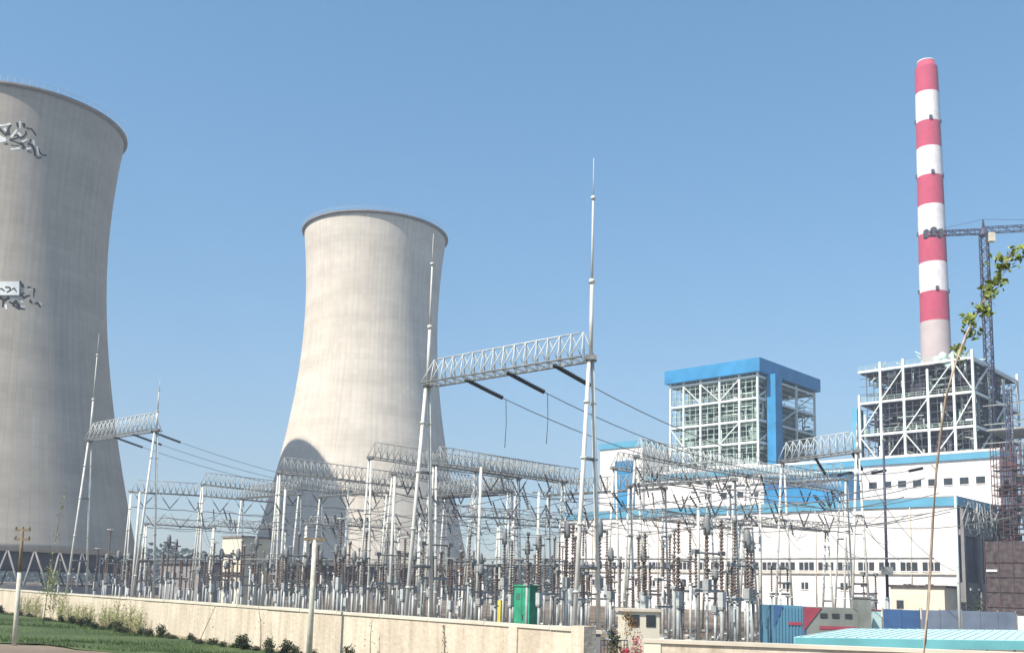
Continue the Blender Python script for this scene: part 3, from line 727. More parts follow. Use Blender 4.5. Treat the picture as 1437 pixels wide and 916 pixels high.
# lower inner rows
lo = [((430, 735), (560, 742), 'lower inner gantry in front of the farther cooling tower base'),
      ((590, 722), (720, 728), 'lower inner gantry below the hanging dark strings of the tallest gantry'),
      ((700, 735), (812, 742), 'lower inner gantry left of the tall right mast above the green cabinet'),
      ((300, 738), (400, 744), 'lower inner gantry above the cream switch house'),
      ((905, 728), (1045, 744), 'lower inner gantry across the left half of the white hall'),
      ((1040, 736), (1160, 746), 'lower inner gantry across the middle of the white hall'),
      ((205, 735), (300, 742), 'lower inner gantry right of the small far line gantry')]
LG = []
for (a, b, lb) in lo:
    p, q = endpt(*a, 9.2), endpt(*b, 9.2)
    LG.append(gantry([p, q], 9.2, lb, spread=.7, r=.1, hgt=.8, web=STEEL2)); LG[-1]['ends'] = 0
    del LG[-1]['ends']
for (a0_, b0_, a1_, b1_, h_, lb) in (
    (-17, 24, -17, 38, 12.8, 'second truss behind the sloping truss left of the tall right mast'),
    (-24, 11, -24, 26, 12.2, 'narrow truss between the left mast and the sloping truss'),
    (-33, 12, -33, 30, 13.4, 'rear truss behind the left mast of the tallest gantry'),
    (-43, 10, -43, 26, 12.6, 'middle truss before the left edge of the farther tower'),
    (-43, 28, -32, 28, 12, 'cross truss linking two rear trusses before the farther tower'),
    (-30, 31, -17, 31, 11.8, 'cross truss behind the sloping truss, seen against low sky'),
    (-56, 24, -45, 24, 12.2, 'cross truss before the rounded shadow'),
    (-68, 22, -57, 22, 12.4, 'cross truss behind the far line gantry'),
    (-14, 22, -5, 22, 11, 'short cross truss behind the tall right mast'),
    (-50, 34, -38, 34, 13, 'farthest cross truss left of the farther tower foot')):
    gantry([ab(a0_, b0_), ab(a1_, b1_)], h_, lb, spread=.7, r=.09, hgt=1.35, web=STEEL2)
# free standing pale poles with spiked tops
for px, py, pb, Y, lb in ((545, 668, 0, 74, 'pale twin pole standing left of the tallest gantry'), (668, 655, 0, 70, 'pale pole under the left end of the sloping truss by open sky'),
                          (183, 690, 0, 88, 'pale pole left of the far line gantry right mast'), (390, 686, 0, 86, 'pale pole in front of the rounded shadow'),
                          (980, 690, 0, 68, 'thin pale pole before the blue roof band'), (1068, 690, 0, 72, 'thin grey pole right of the centre column of the long gantry'),
                          (752, 690, 0, 76, 'thin pale pole between the green cabinet and tall right mast'), (480, 688, 0, 92, 'thin pole at the left side of the farther tower foot')):
    p = atx(px, Y, 0); h = at(px, py, Y).z; e = empty('steel_pole', p, lb, 'pole', 0, 'plain switchyard poles')
    MB().bar((0, 0, 0), (0, 0, h), .13, .1, n=8).build('shaft', PIPEW, e); MB().box(-.5, .5, -.05, .05, h - .1, h + .03).build('crossarm', CHORD, e)

# ================================================================== STRINGS AND CONDUCTORS
def sheds(m_, p, q, r, n=8):
    p = Vector(p); q = Vector(q); L_ = (q - p).length; k = max(3, int(L_ / .15)); pr = [(r * .35, 0)]
    for i in range(k):
        z = L_ * (i + .2) / k; pr += [(r * .4, z), (r, z + L_ / k * .25), (r * .9, z + L_ / k * .4), (r * .4, z + L_ / k * .6)]
    pr.append((r * .35, L_)); m_.lathe(pr, p, q - p, n=n)
def line(A, B, sag, slen, label, group, strung_both=True, drop=None, r=.022):
    """conductor with a dark insulator string at each end, one thing"""
    A = Vector(A); B = Vector(B); rt = empty('line_conductor', A, label, 'power line', 0, group); L_ = (B - A).length
    N = 28; P = [(B - A) * (i / N) - Vector((0, 0, sag * 4 * (i / N) * (1 - i / N))) for i in range(N + 1)]
    def along(s):
        acc = 0
        for u, v in zip(P, P[1:]):
            l_ = (v - u).length
            if acc + l_ >= s: return u + (v - u) * ((s - acc) / l_)
            acc += l_
        return P[-1]
    tot = sum((v - u).length for u, v in zip(P, P[1:]))
    m_ = MB(); prev = along(.15); k = 3
    for i in range(k): nx_ = along(.15 + slen * (i + 1) / k); sheds(m_, prev, nx_, .125); prev = nx_
    m_.build('insulator_string', DARKI, rt)
    s1 = tot
    if strung_both:
        m_ = MB(); s1 = tot - slen; sheds(m_, along(s1), along(tot - .1), .125); m_.build('insulator_string', DARKI, rt)
    m_ = MB(); m_.path([along(slen + .15 + (s1 - slen - .15) * i / 20) for i in range(21)], r, n=5); m_.build('cable', CABLE, rt)
    if drop:
        e_ = along(slen + .4); m_ = MB(); m_.path([e_, e_ + Vector((.05, .1, -drop * .5)), e_ + Vector((0, .1, -drop))], .018, n=4); m_.build('dropper', CABLE, rt)
    return rt
dB = (gB1 - gB0).normalized(); nB = E2
for (px, ln, wordy) in ((650, 37, 'leftmost'), (713, 37, 'middle'), (778, 37, 'rightmost')):
    t = (px - 600) / 229; p = gB0.lerp(gB1, t + .03 * (1 - t)) + Vector((0, 0, HGT + .1))
    q = p + E2 * 46; q.z = 13.6
    line(p, q, 2.3, 2.9, f'{wordy} of three conductors dropping right from the tallest gantry on a thick black string', 'lines from the tallest gantry', drop=2.6 if wordy != 'rightmost' else None, r=.026)
for (t, wordy) in ((.35, 'left'), (.63, 'middle'), (.9, 'right')):
    p = gA0.lerp(gA1, t) + Vector((0, 0, HA_ + .1)); q = p + E2 * 42; q.z = 13.6
    line(p, q, 2.0, 2.8, f'{wordy} conductor of three leaving the small far line gantry toward open sky', 'lines from the far line gantry')
for (t, wordy) in ((.45, 'left'), (.93, 'right')):
    p = gC0.lerp(gC1, t) + Vector((0, 0, HGT + .1)); q = p + E2 * 22; q.z = 5.5
    line(p, q, 1.8, 2.0, f'{wordy} steep conductor hanging off the short gantry before the blue gallery', 'lines from the short gantry', False)
# end gantries receiving the lines
gantry([ab(-20, 46.5), ab(-8, 46.5)], 13.6, 'far gantry receiving the centre lines in front of the white hall', web=STEEL2)
pe = gA0.lerp(gA1, .1) + E2 * 42.5; pf = gA0.lerp(gA1, 1.1) + E2 * 42.5
gantry([pe, pf], 13.6, 'far gantry receiving the far left lines', web=STEEL2)
# suspended V strings with tube bus below the bus gantries
def bus(pa_, pb_, h, label, n, nm='overhead_busbar'):
    """tube or cable bus hung on V pairs of dark strings"""
    A = Vector(pa_); B = Vector(pb_); rt = empty(nm, A, label, 'busbar', 0, 'hung busbars'); d = B - A; d.z = 0; u = d.normalized()
    m_ = MB(); m_.path([d * (i / 12) + Vector((0, 0, h - .12 * math.sin(math.pi * (i / 12) * n) ** 2)) for i in range(13)], .05, n=6); m_.build('tube', CABLE, rt)
    for i in range(n):
        c = d * ((i + .5) / n) + Vector((0, 0, h + .05)); m_ = MB()
        for s in (-1, 1): sheds(m_, c, c + u * (s * .95) + Vector((0, 0, 1.25)), .09); m_.bar(c + u * (s * .95) + Vector((0, 0, 1.25)), c + u * (s * 1.3) + Vector((0, 0, 1.75)), .02)
        m_.build('v_string', DARKI, rt)
    return rt
for (A_, B_, n, lb) in ((q0, q1, 7, 'hung busbar under the long two bay gantry before the white hall'),
                        (endpt(668, 660, HGT), endpt(818, 680, HGT), 4, 'hung busbar under the truss left of the tall right mast'),
                        (endpt(392, 684, HGT), endpt(541, 697, HGT), 4, 'hung busbar across the farther cooling tower foot'),
                        (endpt(184, 690, HGT), endpt(392, 706, HGT), 6, 'hung busbar between the cooling towers'),
                        (endpt(552, 665, HGT), endpt(664, 688, HGT), 3, 'hung busbar behind the left mast of the tallest gantry')):
    bus(A_, B_, HGT - 1.75, lb, n)
    bus(A_ + E1 * 2.2 + E2 * .4, B_ + E1 * 2.2 + E2 * .4, HGT - 4.2, 'lower ' + lb, n)
# long slack bus wires strung along the row between gantries (jumbled lines seen against the sky)
rr = random.Random(21)
k = 0
for b_ in (9, 14, 19, 24, 30):
    for h in (9.6, 8.3):
        k += 1; h += rr.uniform(-.3, .3)
        a0 = -62 + rr.uniform(-2, 2); m_ = MB(); aa = a0
        while aa < 4:
            a1 = aa + 12; pts = [ab(aa + 12 * i / 10, b_, h - .7 * 4 * (i / 10) * (1 - i / 10)) for i in range(11)]
            m_.path(pts, .028, n=4); aa = a1
        o_ = m_.build('slack_bus_wire', CABLE)
        tag(o_, ['upper', 'lower'][k % 2 == 0] + ' slack wire swagged along the yard, ' + ['first', 'second', 'third', 'fourth', 'fifth'][(k - 1) // 2] + ' pair of wires behind the wall', 'wire', 'slack bus wires')

# drooping jumpers between trusses and gear
rr = random.Random(33)
for k in range(110):
    a_ = rr.uniform(-62, 3); b_ = rr.choice([10, 13, 17, 20, 24, 28, 31]) + rr.uniform(-1, 1); h1 = rr.uniform(8.6, 10.8); p = ab(a_, b_, 0)
    o_ = empty('jumper', p, 'thin drooping jumper wire with short dark string hanging between the trusses and switchgear', 'wire', rr.choice([RZ, RZ + math.pi / 2]), 'drooping jumper wires')
    L_ = rr.uniform(1.5, 5); h2 = rr.uniform(5.4, 8.8); sg = rr.uniform(.3, 1.6); P = []
    for i in range(11): t = i / 10; P.append(Vector((L_ * t, rr.uniform(-.02, .02), h1 + (h2 - h1) * t - sg * 4 * t * (1 - t))))
    d_ = (P[1] - P[0]).normalized(); m_ = MB(); sheds(m_, P[0], P[0] + d_ * rr.uniform(.9, 1.4), .085, n=6); m_.build('insulator_string', DARKI, o_)
    m_ = MB(); m_.path(P, .02, n=4); m_.build('cable', CABLE, o_)

# ================================================================== SWITCHGEAR
def ins(root, x, y, z0, z1, r=.13, name='insulator'):
    m_ = MB(); sheds(m_, (x, y, z0), (x, y, z1), r * .78, n=8); return m_.build(name, BROWN, root)
def foot(root, x, y, h, r=.085, mt_=STEEL2):
    m_ = MB(); m_.bar((x, y, 0), (x, y, h - .1), r * .8, n=8); m_.box(x - .14, x + .14, y - .14, y + .14, h - .1, h); m_.box(x - .28, x + .28, y - .28, y + .28, -.02, .12); return m_.build('support_post', mt_, root)
def mk_disc():
    r = empty('disconnector', (0, -200, 0), '', 'switchgear')
    for y in (-1.2, 1.2): foot(r, 0, y, 2.7); ins(r, 0, y, 2.95, 4.5)
    MB().box(-.08, .08, -1.4, 1.4, 2.74, 2.88).build('base_frame', STEEL2, r)
    m_ = MB(); m_.bar((0, -1.25, 4.58), (0, 1.25, 4.58), .05, n=6); m_.box(-.12, .12, -1.45, -1.05, 4.5, 4.72); m_.box(-.12, .12, 1.05, 1.45, 4.5, 4.72); m_.build('blade', CHORD, r); return r
def mk_break():
    r = empty('circuit_breaker', (0, -200, 0), '', 'switchgear'); foot(r, 0, 0, 2.3, .11, STEEL)
    MB().box(-.16, .16, -.3, -.1, 1.1, 1.7).build('control_box', STEEL, r); ins(r, 0, 0, 2.35, 4.0, .15); ins(r, 0, 0, 4.15, 5.7, .18, 'interrupter')
    MB().lathe([(.2, 4.0), (.2, 4.15)], n=10).build('flange', CHORD, r); MB().lathe([(0, 5.7), (.16, 5.7), (.16, 5.95), (0, 6.02)], n=10).build('cap', CHORD, r); return r
def mk_ct():
    r = empty('current_transformer', (0, -200, 0), '', 'switchgear'); foot(r, 0, 0, 2.5, .09, STEEL); MB().box(-.18, .18, -.18, .18, 2.5, 2.95).build('base_tank', STEEL2, r); ins(r, 0, 0, 2.95, 4.7, .17)
    m_ = MB().lathe([(0, 4.7), (.18, 4.72), (.2, 4.95), (.18, 5.35), (.1, 5.55), (0, 5.57)], n=12); m_.bar((0, -.55, 5.0), (0, .55, 5.0), .05, n=6); m_.build('head', CHORD, r); return r
def mk_cvt():
    r = empty('voltage_transformer', (0, -200, 0), '', 'switchgear'); foot(r, 0, 0, 2.1, .12); MB().box(-.15, .15, -.15, .15, 2.1, 2.75).build('base_tank', STEEL, r); ins(r, 0, 0, 2.75, 4.3, .16); ins(r, 0, 0, 4.4, 5.9, .15)
    m_ = MB()
    m_.path([(.34 * math.cos(i * .5236), .34 * math.sin(i * .5236), 5.95) for i in range(13)], .03, n=5); m_.bar((-.34, 0, 5.95), (.34, 0, 5.95), .02); m_.build('grading_ring', STEEL, r); return r
def mk_arr():
    r = empty('surge_arrester', (0, -200, 0), '', 'switchgear'); foot(r, 0, 0, 2.6, .1); ins(r, 0, 0, 2.65, 4.6, .11); MB().lathe([(.1, 4.6), (.1, 4.75)], n=8).build('cap', CHORD, r); return r
def mk_post():
    r = empty('post_insulator', (0, -200, 0), '', 'switchgear'); foot(r, 0, 0, 3.6, .1, PIPEW); ins(r, 0, 0, 3.65, 5.3, .12); MB().box(-.15, .15, -.06, .06, 5.3, 5.45).build('clamp', CHORD, r); return r
KINDS = {'disc': (mk_disc, 'disconnector switch on twin posts', 'disconnector switches'), 'brk': (mk_break, 'tall two stage circuit breaker', 'circuit breakers'),
         'ct': (mk_ct, 'round headed current transformer', 'current transformers'), 'cvt': (mk_cvt, 'tall ringed voltage transformer', 'voltage transformers'),
         'arr': (mk_arr, 'slim surge arrester', 'surge arresters'), 'post': (mk_post, 'post insulator on high pale post', 'post insulators')}
PROTO = {}
ZON = [(110, 'near the leaning utility pole'), (235, 'under the small far line gantry'), (290, 'left of the cream switch house'), (385, 'by the cream switch house'), (480, 'behind the T-topped pole'),
       (560, 'before the farther tower foot'), (640, 'by the tallest gantry left mast'), (715, 'left of the green cabinet'), (770, 'by the green cabinet'), (850, 'by the tall right mast'),
       (940, 'behind the wall gap'), (1050, 'left of the blue container'), (1130, 'behind the blue container'), (1300, 'behind the grey cabin')]
ROWN = ['first', 'second', 'third', 'fourth', 'fifth', 'sixth', 'seventh', 'eighth', 'ninth']
rows = [(1.5, 'arr'), (4.5, 'cvt'), (8.0, 'disc'), (11.5, 'ct'), (15.0, 'brk'), (19.0, 'disc'), (23.5, 'post'), (27.5, 'brk'), (33, 'disc'), (6.3, 'ct'), (13.3, 'arr'), (17, 'post'), (21, 'cvt'), (30, 'post')]
plan = []
rows.sort()
ROWN += ['tenth', 'eleventh', 'twelfth', 'thirteenth', 'fourteenth', 'fifteenth', 'sixteenth']
rr = random.Random(4)
for ri, (b_, kd) in enumerate(rows):
    a = -68.0 + (ri % 3) * .6
    while a < 9:
        for ph in range(3):
            aa = a + ph * 2.3; p = ab(aa + rr.uniform(-.15, .15), b_ + rr.uniform(-.15, .15))
            px, py = topx(p + Vector((0, 0, 4)))
            inwall = (p - WB).dot(wn) > -2.5 and p.y < 110
            if -20 < px < 1235 and not inwall and not (px > 1072 and p.y < 74) and rr.random() > .14: plan.append((kd, ri, p, px))
        a += 9.6
keyed = {}
for it in plan:
    z = next(t for lim, t in ZON if it[3] < lim); keyed.setdefault((it[0], it[1], z), []).append(it)
for (kd, ri, z), its in keyed.items():
    its.sort(key=lambda t: t[3]); n = len(its)
    names = {1: [''], 2: ['left ', 'right '], 3: ['left ', 'middle ', 'right ']}.get(n) or ['leftmost ', 'second '] + [f'{w_} ' for w_ in ('third', 'fourth', 'fifth', 'sixth', 'seventh')][:n - 3] + ['rightmost ']
    for nm_, (kd_, ri_, p, px) in zip(names, its):
        fn, look, grp = KINDS[kd]; label = f'{nm_}{look}, {ROWN[ri]} row back, {z}'
        if kd not in PROTO:
            PROTO[kd] = fn(); o_ = PROTO[kd]; o_.location = p; o_.rotation_euler.z = RZ; o_['label'] = label; o_['group'] = grp
        else: dup(PROTO[kd], p, RZ + rr.uniform(-.06, .06), label, grp).scale = (1, 1, rr.choice([.82, .9, 1, 1.05, 1.15, 1.3]))
# tube busbars over the gear
for i, (b_, h, a0, a1, lb) in enumerate(((8.0, 5.0, -66, -40, 'far left'), (23.5, 5.6, -60, -22, 'left of the tallest gantry'), (23.5, 5.6, -20, 8, 'right of the green cabinet'), (19.0, 5.0, -40, -14, 'between the T-topped pole and the green cabinet'))):
    m_ = MB(); m_.bar(ab(a0, b_, h), ab(a1, b_, h), .06, n=6); tag(m_.build('tube_busbar', CHORD), 'dark horizontal tube busbar resting on insulators, ' + lb, 'busbar', 'tube busbars')
# green cabinet, yellow marker, cream switch house, wall gap kiosk
gc = empty('switch_cabinet', atx(738, 60, 0), 'bright green upright cabinet among the brown insulators', 'cabinet', RZ)
hg = at(738, 822, 60).z; MB().box(-.62, .62, -.45, .45, .3, hg).build('body', GREEN, gc); MB().box(-.7, .7, -.52, .52, hg, hg + .08).build('lid', GREEN, gc); MB().box(-.6, .6, -.4, .4, 0, .3).build('plinth', MGREY, gc)
MB().box(-.015, .015, -.462, -.452, .4, hg - .1).build('door_seam', DGREY, gc); MB().box(.08, .13, -.5, -.452, 1.3, 1.6).build('handle', DGREY, gc)
for k in range(4): MB().box(-.45, -.15, -.462, -.452, hg - .5 - k * .1, hg - .45 - k * .1).build('vent_slot', DGREY, gc)
tag(MB().box(-.12, .12, -.06, .06, 0, 2.4).build('marker_post', YEL, None, atx(700, 58, 0), RZ), 'thin yellow marker post left of the green cabinet', 'post')
sw = empty('switch_house', atx(306, 112, 0), 'small tall cream switch house standing among the poles between the cooling towers', 'building', RZ)
hw = at(306, 754, 112).z
MB().box(0, 3.9, 0, 3.6, 0, hw).build('wall', CREAM, sw); MB().box(-.15, 4.05, -.15, 3.75, hw, hw + .2).build('roof', MGREY, sw)
m_ = MB()
for x in (.9, 2.3): m_.box(x, x + .7, -.03, 0, 1, 3.4)
m_.box(-.2, 4.2, -.3, -.05, 4.0, 4.15); m_.build('door', DGREY, sw)
ga = empty('low_grey_building', atx(222, 150, 0), 'low hazy grey building behind the far line gantry right mast', 'building', RZ)
MB().box(0, 11, 0, 8, 0, 5.5).build('wall', MGREY, ga); MB().box(-.3, 11.3, -.3, 8.3, 5.5, 5.8).build('roof', DGREY, ga)
kp = atx(876, 44, 0); ks = empty('gate_kiosk', kp, 'small cream frame kiosk with two dark openings seen through the wall gap', 'kiosk', 0.1)
hk = at(880, 857, 44).z
MB().box(0, 1.55, 0, 1.4, 0, hk).build('wall', CREAM, ks); MB().box(-.12, 1.67, -.12, 1.5, hk, hk + .12).build('roof', WALLC, ks)
for x in (.22, .95): MB().box(x, x + .42, -.03, 0, hk - .65, hk - .15).build('window', GLASS, ks)
p0 = Vector((kp.x, kp.y, 0))

# ================================================================== PERIMETER WALLS
LW = (WB - WA).length; fw_ = empty('boundary_wall', WA, 'long low cream wall running from the left edge to the wall gap', 'wall', math.atan2(wd.y, wd.x))
MB().box(0, LW, 0, .28, 0, 1.9).build('panel', WALLW, fw_)
x = 0; rr = random.Random(2)
while x < LW:
    e_ = min(LW + .02, x + 3.2); dz = rr.uniform(-.022, .022); MB().box(x + .012, e_ - .012, -.05 + rr.uniform(-.01, .01), .33, 1.88, 1.985 + dz).build('coping', WALLC, fw_); x += 3.2
x = 3.2
while x < LW: MB().box(x - .008, x + .008, -.006, -.002, 0, 1.87).build('joint', WALLC, fw_); x += 3.2
MB().box(0, LW, -.03, -.014, 0, .22).build('dirty_plinth', weathered('splashed_plinth', (0.50, 0.42, 0.31), (0.28, 0.22, 0.15), .9), fw_)
x = LW - 3.2
while x < LW - 3: MB().box(x - .2, x + .2, -.06, .34, 0, 1.898).build('pier', WALLW, fw_); x += 6.0
MB().box(LW - .5, LW + .04, -.09, .37, 0, 2.04).build('end_pier', WALLW, fw_)
r0_ = atx(905, 23.3, 0); r1_ = atx(1470, 21.4, 0); dr_ = (r1_ - r0_).normalized(); LR = (r1_ - r0_).length
rw = empty('boundary_wall', r0_, 'short low cream wall along the bottom right, right of the wall gap', 'wall', math.atan2(dr_.y, dr_.x))
hr = at(905, 896, 23.3).z
MB().box(0, LR, 0, .3, 0, hr - .08).build('panel', WALLW, rw); MB().box(-.05, LR, -.05, .35, hr - .08, hr).build('coping', WALLC, rw); MB().box(-.03, .35, -.03, .33, 0, hr - .081).build('end_pier', CREAM, rw)
gp = empty('gate_pillar', atx(833, 31, 0), 'dark grey gate pillar at the right end of the long wall', 'pillar')
MB().box(-.17, .17, -.17, .17, 0, 1.75).build('shaft', MGREY, gp); MB().box(-.22, .22, -.22, .22, 1.75, 1.85).build('cap', WALLC, gp)
gt = empty('gate', atx(842, 32, 0), 'open barred steel gate in the wall gap', 'gate', .5)
m_ = MB()
for k in range(9): m_.bar((k * .13, 0, .1), (k * .13, 0, 1.5), .012)
for z in (.12, .8, 1.5): m_.bar((0, 0, z), (1.05, 0, z), .02)
m_.build('bars', DGREY, gt)

# ================================================================== RIGHT FOREGROUND: shed roof, container, cabins, hoardings
a0 = endpt(1114, 893, 1.6) if False else atx(1114, 35, 1.6)
def roofpt(px, py, h):
    lo_, hi_ = 5.0, 200.0
    for _ in range(50):
        m__ = (lo_ + hi_) / 2
        if at(px, py, m__).z > h: lo_ = m__
        else: hi_ = m__
    return at(px, py, lo_)
RH = 1.6
c0 = roofpt(1114, 893, RH); c1 = roofpt(1190, 881, RH); c2 = roofpt(1500, 884, RH); c3 = roofpt(1500, 899, RH)
sr = empty('low_shed', (c0.x, c0.y, 0), 'low shed with flat pale turquoise roof just behind the bottom right wall', 'shed')
b0 = Vector((c0.x, c0.y, 0))
m_ = MB().use(CYAN); P = [Vector(p) - b0 for p in (c0, c3, c2, c1)]
k = len(m_.v); m_.v += [tuple(p) for p in P] + [tuple(p - Vector((0, 0, .14))) for p in P]
m_.face((0, 1, 2, 3)); m_.face((7, 6, 5, 4))
for i in range(4): j = (i + 1) % 4; m_.face((i, i + 4, j + 4, j))
m_.build('roof_sheet', None, sr)
m_ = MB(); A, B = P[0], P[1]; u = (B - A).normalized(); nrm = Vector((u.y, -u.x, 0)); k = 0
for z0, z1, o0 in ((-.36, -.02, .03),):
    q = [A + nrm * .0 + Vector((0, 0, z)) for z in (z0, z1)] + [B + Vector((0, 0, z)) for z in (z1, z0)]
    q2 = [v + nrm * .06 for v in q]; m_.v += [tuple(v) for v in q + q2]
    for f in ((0, 1, 2, 3), (7, 6, 5, 4), (0, 4, 5, 1), (1, 5, 6, 2), (2, 6, 7, 3), (3, 7, 4, 0)): m_.face(f)
m_.build('fascia', CYAND, sr)
m_ = MB()
ci = (P[0] + P[1] + P[2] + P[3]) / 4
for t in (0.02, .2, .4, .6, .8, .98):
    for (A, B) in ((P[0], P[1]), (P[3], P[2])):
        q = A.lerp(B, t); q = q.lerp(ci, .04); m_.bar((q.x, q.y, 0), (q.x, q.y, RH - .15), .05, n=6)
m_.build('posts', STEEL, sr)
m_ = MB()
for i in range(26):
    q = P[0].lerp(P[1], (i + .5) / 26); q2 = P[3].lerp(P[2], (i + .5) / 26); m_.bar(q + Vector((0, 0, .012)), q2 + Vector((0, 0, .012)), .02)
m_.build('roof_rib', CYAN, sr)
def boxthing(name, px0, px1, Y, ytop, dep, col, label, cat, rz=0.0, parts=None):
    p = atx(px0, Y, 0); q = atx(px1, Y, 0); h = at((px0 + px1) / 2, ytop, Y).z; W_ = (q - p).length
    e = empty(name, p, label, cat, rz); MB().box(0, W_, 0, dep, 0.1, h).build('body', col, e)
    MB().box(.1, W_ - .1, .1, dep - .1, 0, .1).build('skid', DGREY, e)
    return e, W_, h
e, W_, h = boxthing('blue_container', 1086, 1127, 52, 849, 3, HTEAL, 'teal blue site container at the left end of the cabins', 'container')
m_ = MB()
for i in range(9): m_.box(W_ * i / 9 + .04, W_ * i / 9 + .1, -.04, 0, .2, h - .1)
m_.build('corrugation', HTEAL, e)
k_ = MB(); k_.v += [(.0, -.05, h * .55), (.0, -.05, h - .02), (.5, -.05, h - .02), (0, -.044, h * .55), (0, -.044, h - .02), (.5, -.044, h - .02)]
for f in ((0, 2, 1), (3, 4, 5), (0, 1, 4, 3), (1, 2, 5, 4), (2, 0, 3, 5)): k_.face(f)
k_.build('painted_corner', HBLUE, e)
MB().box(.75, 1.45, -.055, -.045, h * .62, h * .68).build('painted_band', HRED, e)
e, W_, h = boxthing('site_cabin', 1129, 1205, 60, 852, 4, HGREY, 'grey green site cabin with a red corner and three small windows', 'cabin')
for t in (.3, .52, .76): MB().box(W_ * t, W_ * t + .42, -.03, 0, h - .62, h - .34).build('window', GLASS, e)
k_ = MB(); k_.v += [(.0, -.05, h * .45), (.0, -.05, h - .02), (1.05, -.05, h - .02), (0, -.02, h * .45), (0, -.02, h - .02), (1.05, -.02, h - .02)]
for f in ((0, 2, 1), (3, 4, 5), (0, 1, 4, 3), (1, 2, 5, 4), (2, 0, 3, 5)): k_.face(f)
k_.build('red_corner', HRED, e)
MB().box(W_ * .28, W_ * .95, -.03, 0, h * .48, h * .56).build('painted_band', HRED, e); MB().box(-.03, .12, -.02, .1, .1, h + .02).build('corner_post', HBLUE, e)
e, W_, h = boxthing('equipment_box', 1207, 1224, 62, 839, 1.2, HGREY, 'taller narrow grey green box right of the grey cabin', 'box'); MB().box(-.05, W_ + .05, -.05, 1.25, h, h + .1).build('lid', MGREY, e)
e, W_, h = boxthing('water_barrel_rack', 1226, 1238, 64, 856, .6, CYAN, 'narrow pale turquoise panel between the tall grey box and dark blue hoarding', 'panel'); MB().box(-.04, W_ + .04, -.04, .64, h, h + .06).build('edge_strip', HRED, e)
e.name = 'turquoise_panel'
def hoarding(px0, px1, Y, ytop, col, label):
    p = atx(px0, Y, 0); q = atx(px1, Y, 0); h = at((px0 + px1) / 2, ytop, Y).z; W_ = (q - p).length; e = empty('hoarding', p, label, 'hoarding', 0, 'site hoardings')
    nP = max(2, int(W_ / 1.2))
    for i in range(nP): MB().box(W_ * i / nP + .015, W_ * (i + 1) / nP - .015, random.uniform(0, .04), .07, .12, h - .06 - random.uniform(0, .05)).build('panel', col, e)
    m_ = MB()
    for i in range(nP + 1): m_.bar((W_ * i / nP, .12, 0), (W_ * i / nP, .12, h + .03), .04)
    m_.bar((0, .12, h - .3), (W_, .12, h - .3), .03); m_.build('frame', STEEL2, e)
hoarding(1241, 1293, 72, 853, HBLUE, 'dark blue hoarding left of the thin sapling stem'); hoarding(1296, 1346, 72, 854, HSLATE, 'slate blue hoarding right of the thin sapling stem')
hoarding(1352, 1428, 76, 856, HSLATE, 'long slate hoarding at the foot of the shaded hall end'); hoarding(1430, 1475, 74, 862, WHITEP, 'white hoarding at the right edge')
# pale corner pole and plain dark steel pole
e = empty('pale_pole', atx(1348, 70, 0), 'slim white pole in front of the white hall right corner', 'pole'); hp = at(1349, 690, 70).z
MB().bar((0, 0, 0), (0, 0, hp), .11, .07, n=8).build('shaft', PALEF, e); MB().box(-.12, .12, -.12, .12, 0, .15).build('base', MGREY, e)
e = empty('steel_pole', atx(1247, 80, 0), 'tall thin dark pole standing before the right half of the white hall', 'pole'); hp = at(1241, 618, 80).z
MB().bar((0, 0, 0), (0, 0, 3.2), .16, .16, n=8).build('base', STEEL2, e); MB().bar((0, 0, 3.2), (0, 0, hp), .12, .09, n=8).build('shaft', CRANE, e)
MB().box(-.42, .42, -.25, .12, 5.0, 5.6).build('meter_box', STEEL2, e); MB().box(-.12, .12, -.12, .12, hp, hp + .1).build('cap', STEEL2, e)
# people-free small clutter: stacked pipes
# ================================================================== UTILITY POLES IN FRONT OF THE WALL
e = empty('utility_pole', atx(20, 45, 0), 'leaning old concrete utility pole with two crossarms at the far left', 'utility pole')
tpz = at(32, 741, 45); d = Vector((tpz.x, 45, tpz.z)) - Vector((e.location.x, 45, 0))
MB().bar((0, 0, -.1), d * .62, .11, .09, n=8).build('concrete_shaft', LIMEW, e); MB().bar(d * .62, d, .085, .06, n=8).build('dark_top', BARK, e)
for f in (.985, .905):
    m_ = MB(); c = d * f; m_.box(c.x - .34, c.x + .34, c.y - .05, c.y + .05, c.z - .04, c.z + .04)
    for x in (-.3, 0, .3): m_.lathe([(.03, .04), (.05, .08), (.04, .16)], (c.x + x, c.y, c.z), n=6)
    m_.build('crossarm', BARK, e)
e = empty('utility_pole', atx(433, 38.5, 0), 'pale concrete pole with a dark T bar in front of the long wall', 'utility pole')
tpz = at(442, 757, 38.5); d = Vector((tpz.x, 38.5, tpz.z)) - Vector((e.location.x, 38.5, 0))
MB().bar((0, 0, -.1), d, .12, .085, n=8).build('shaft', LIMEW, e)
m_ = MB(); m_.box(d.x - .4, d.x + .42, -.07, .07, d.z - .04, d.z + .06); m_.build('top_bar', BARK, e)

# ================================================================== PLANTS
def stem_path(p, q, bend, n=8):
    p = Vector(p); q = Vector(q); s = Vector((random.uniform(-1, 1), random.uniform(-1, 1), 0)) * bend
    return [p.lerp(q, i / n) + s * math.sin(math.pi * i / n) for i in range(n + 1)]
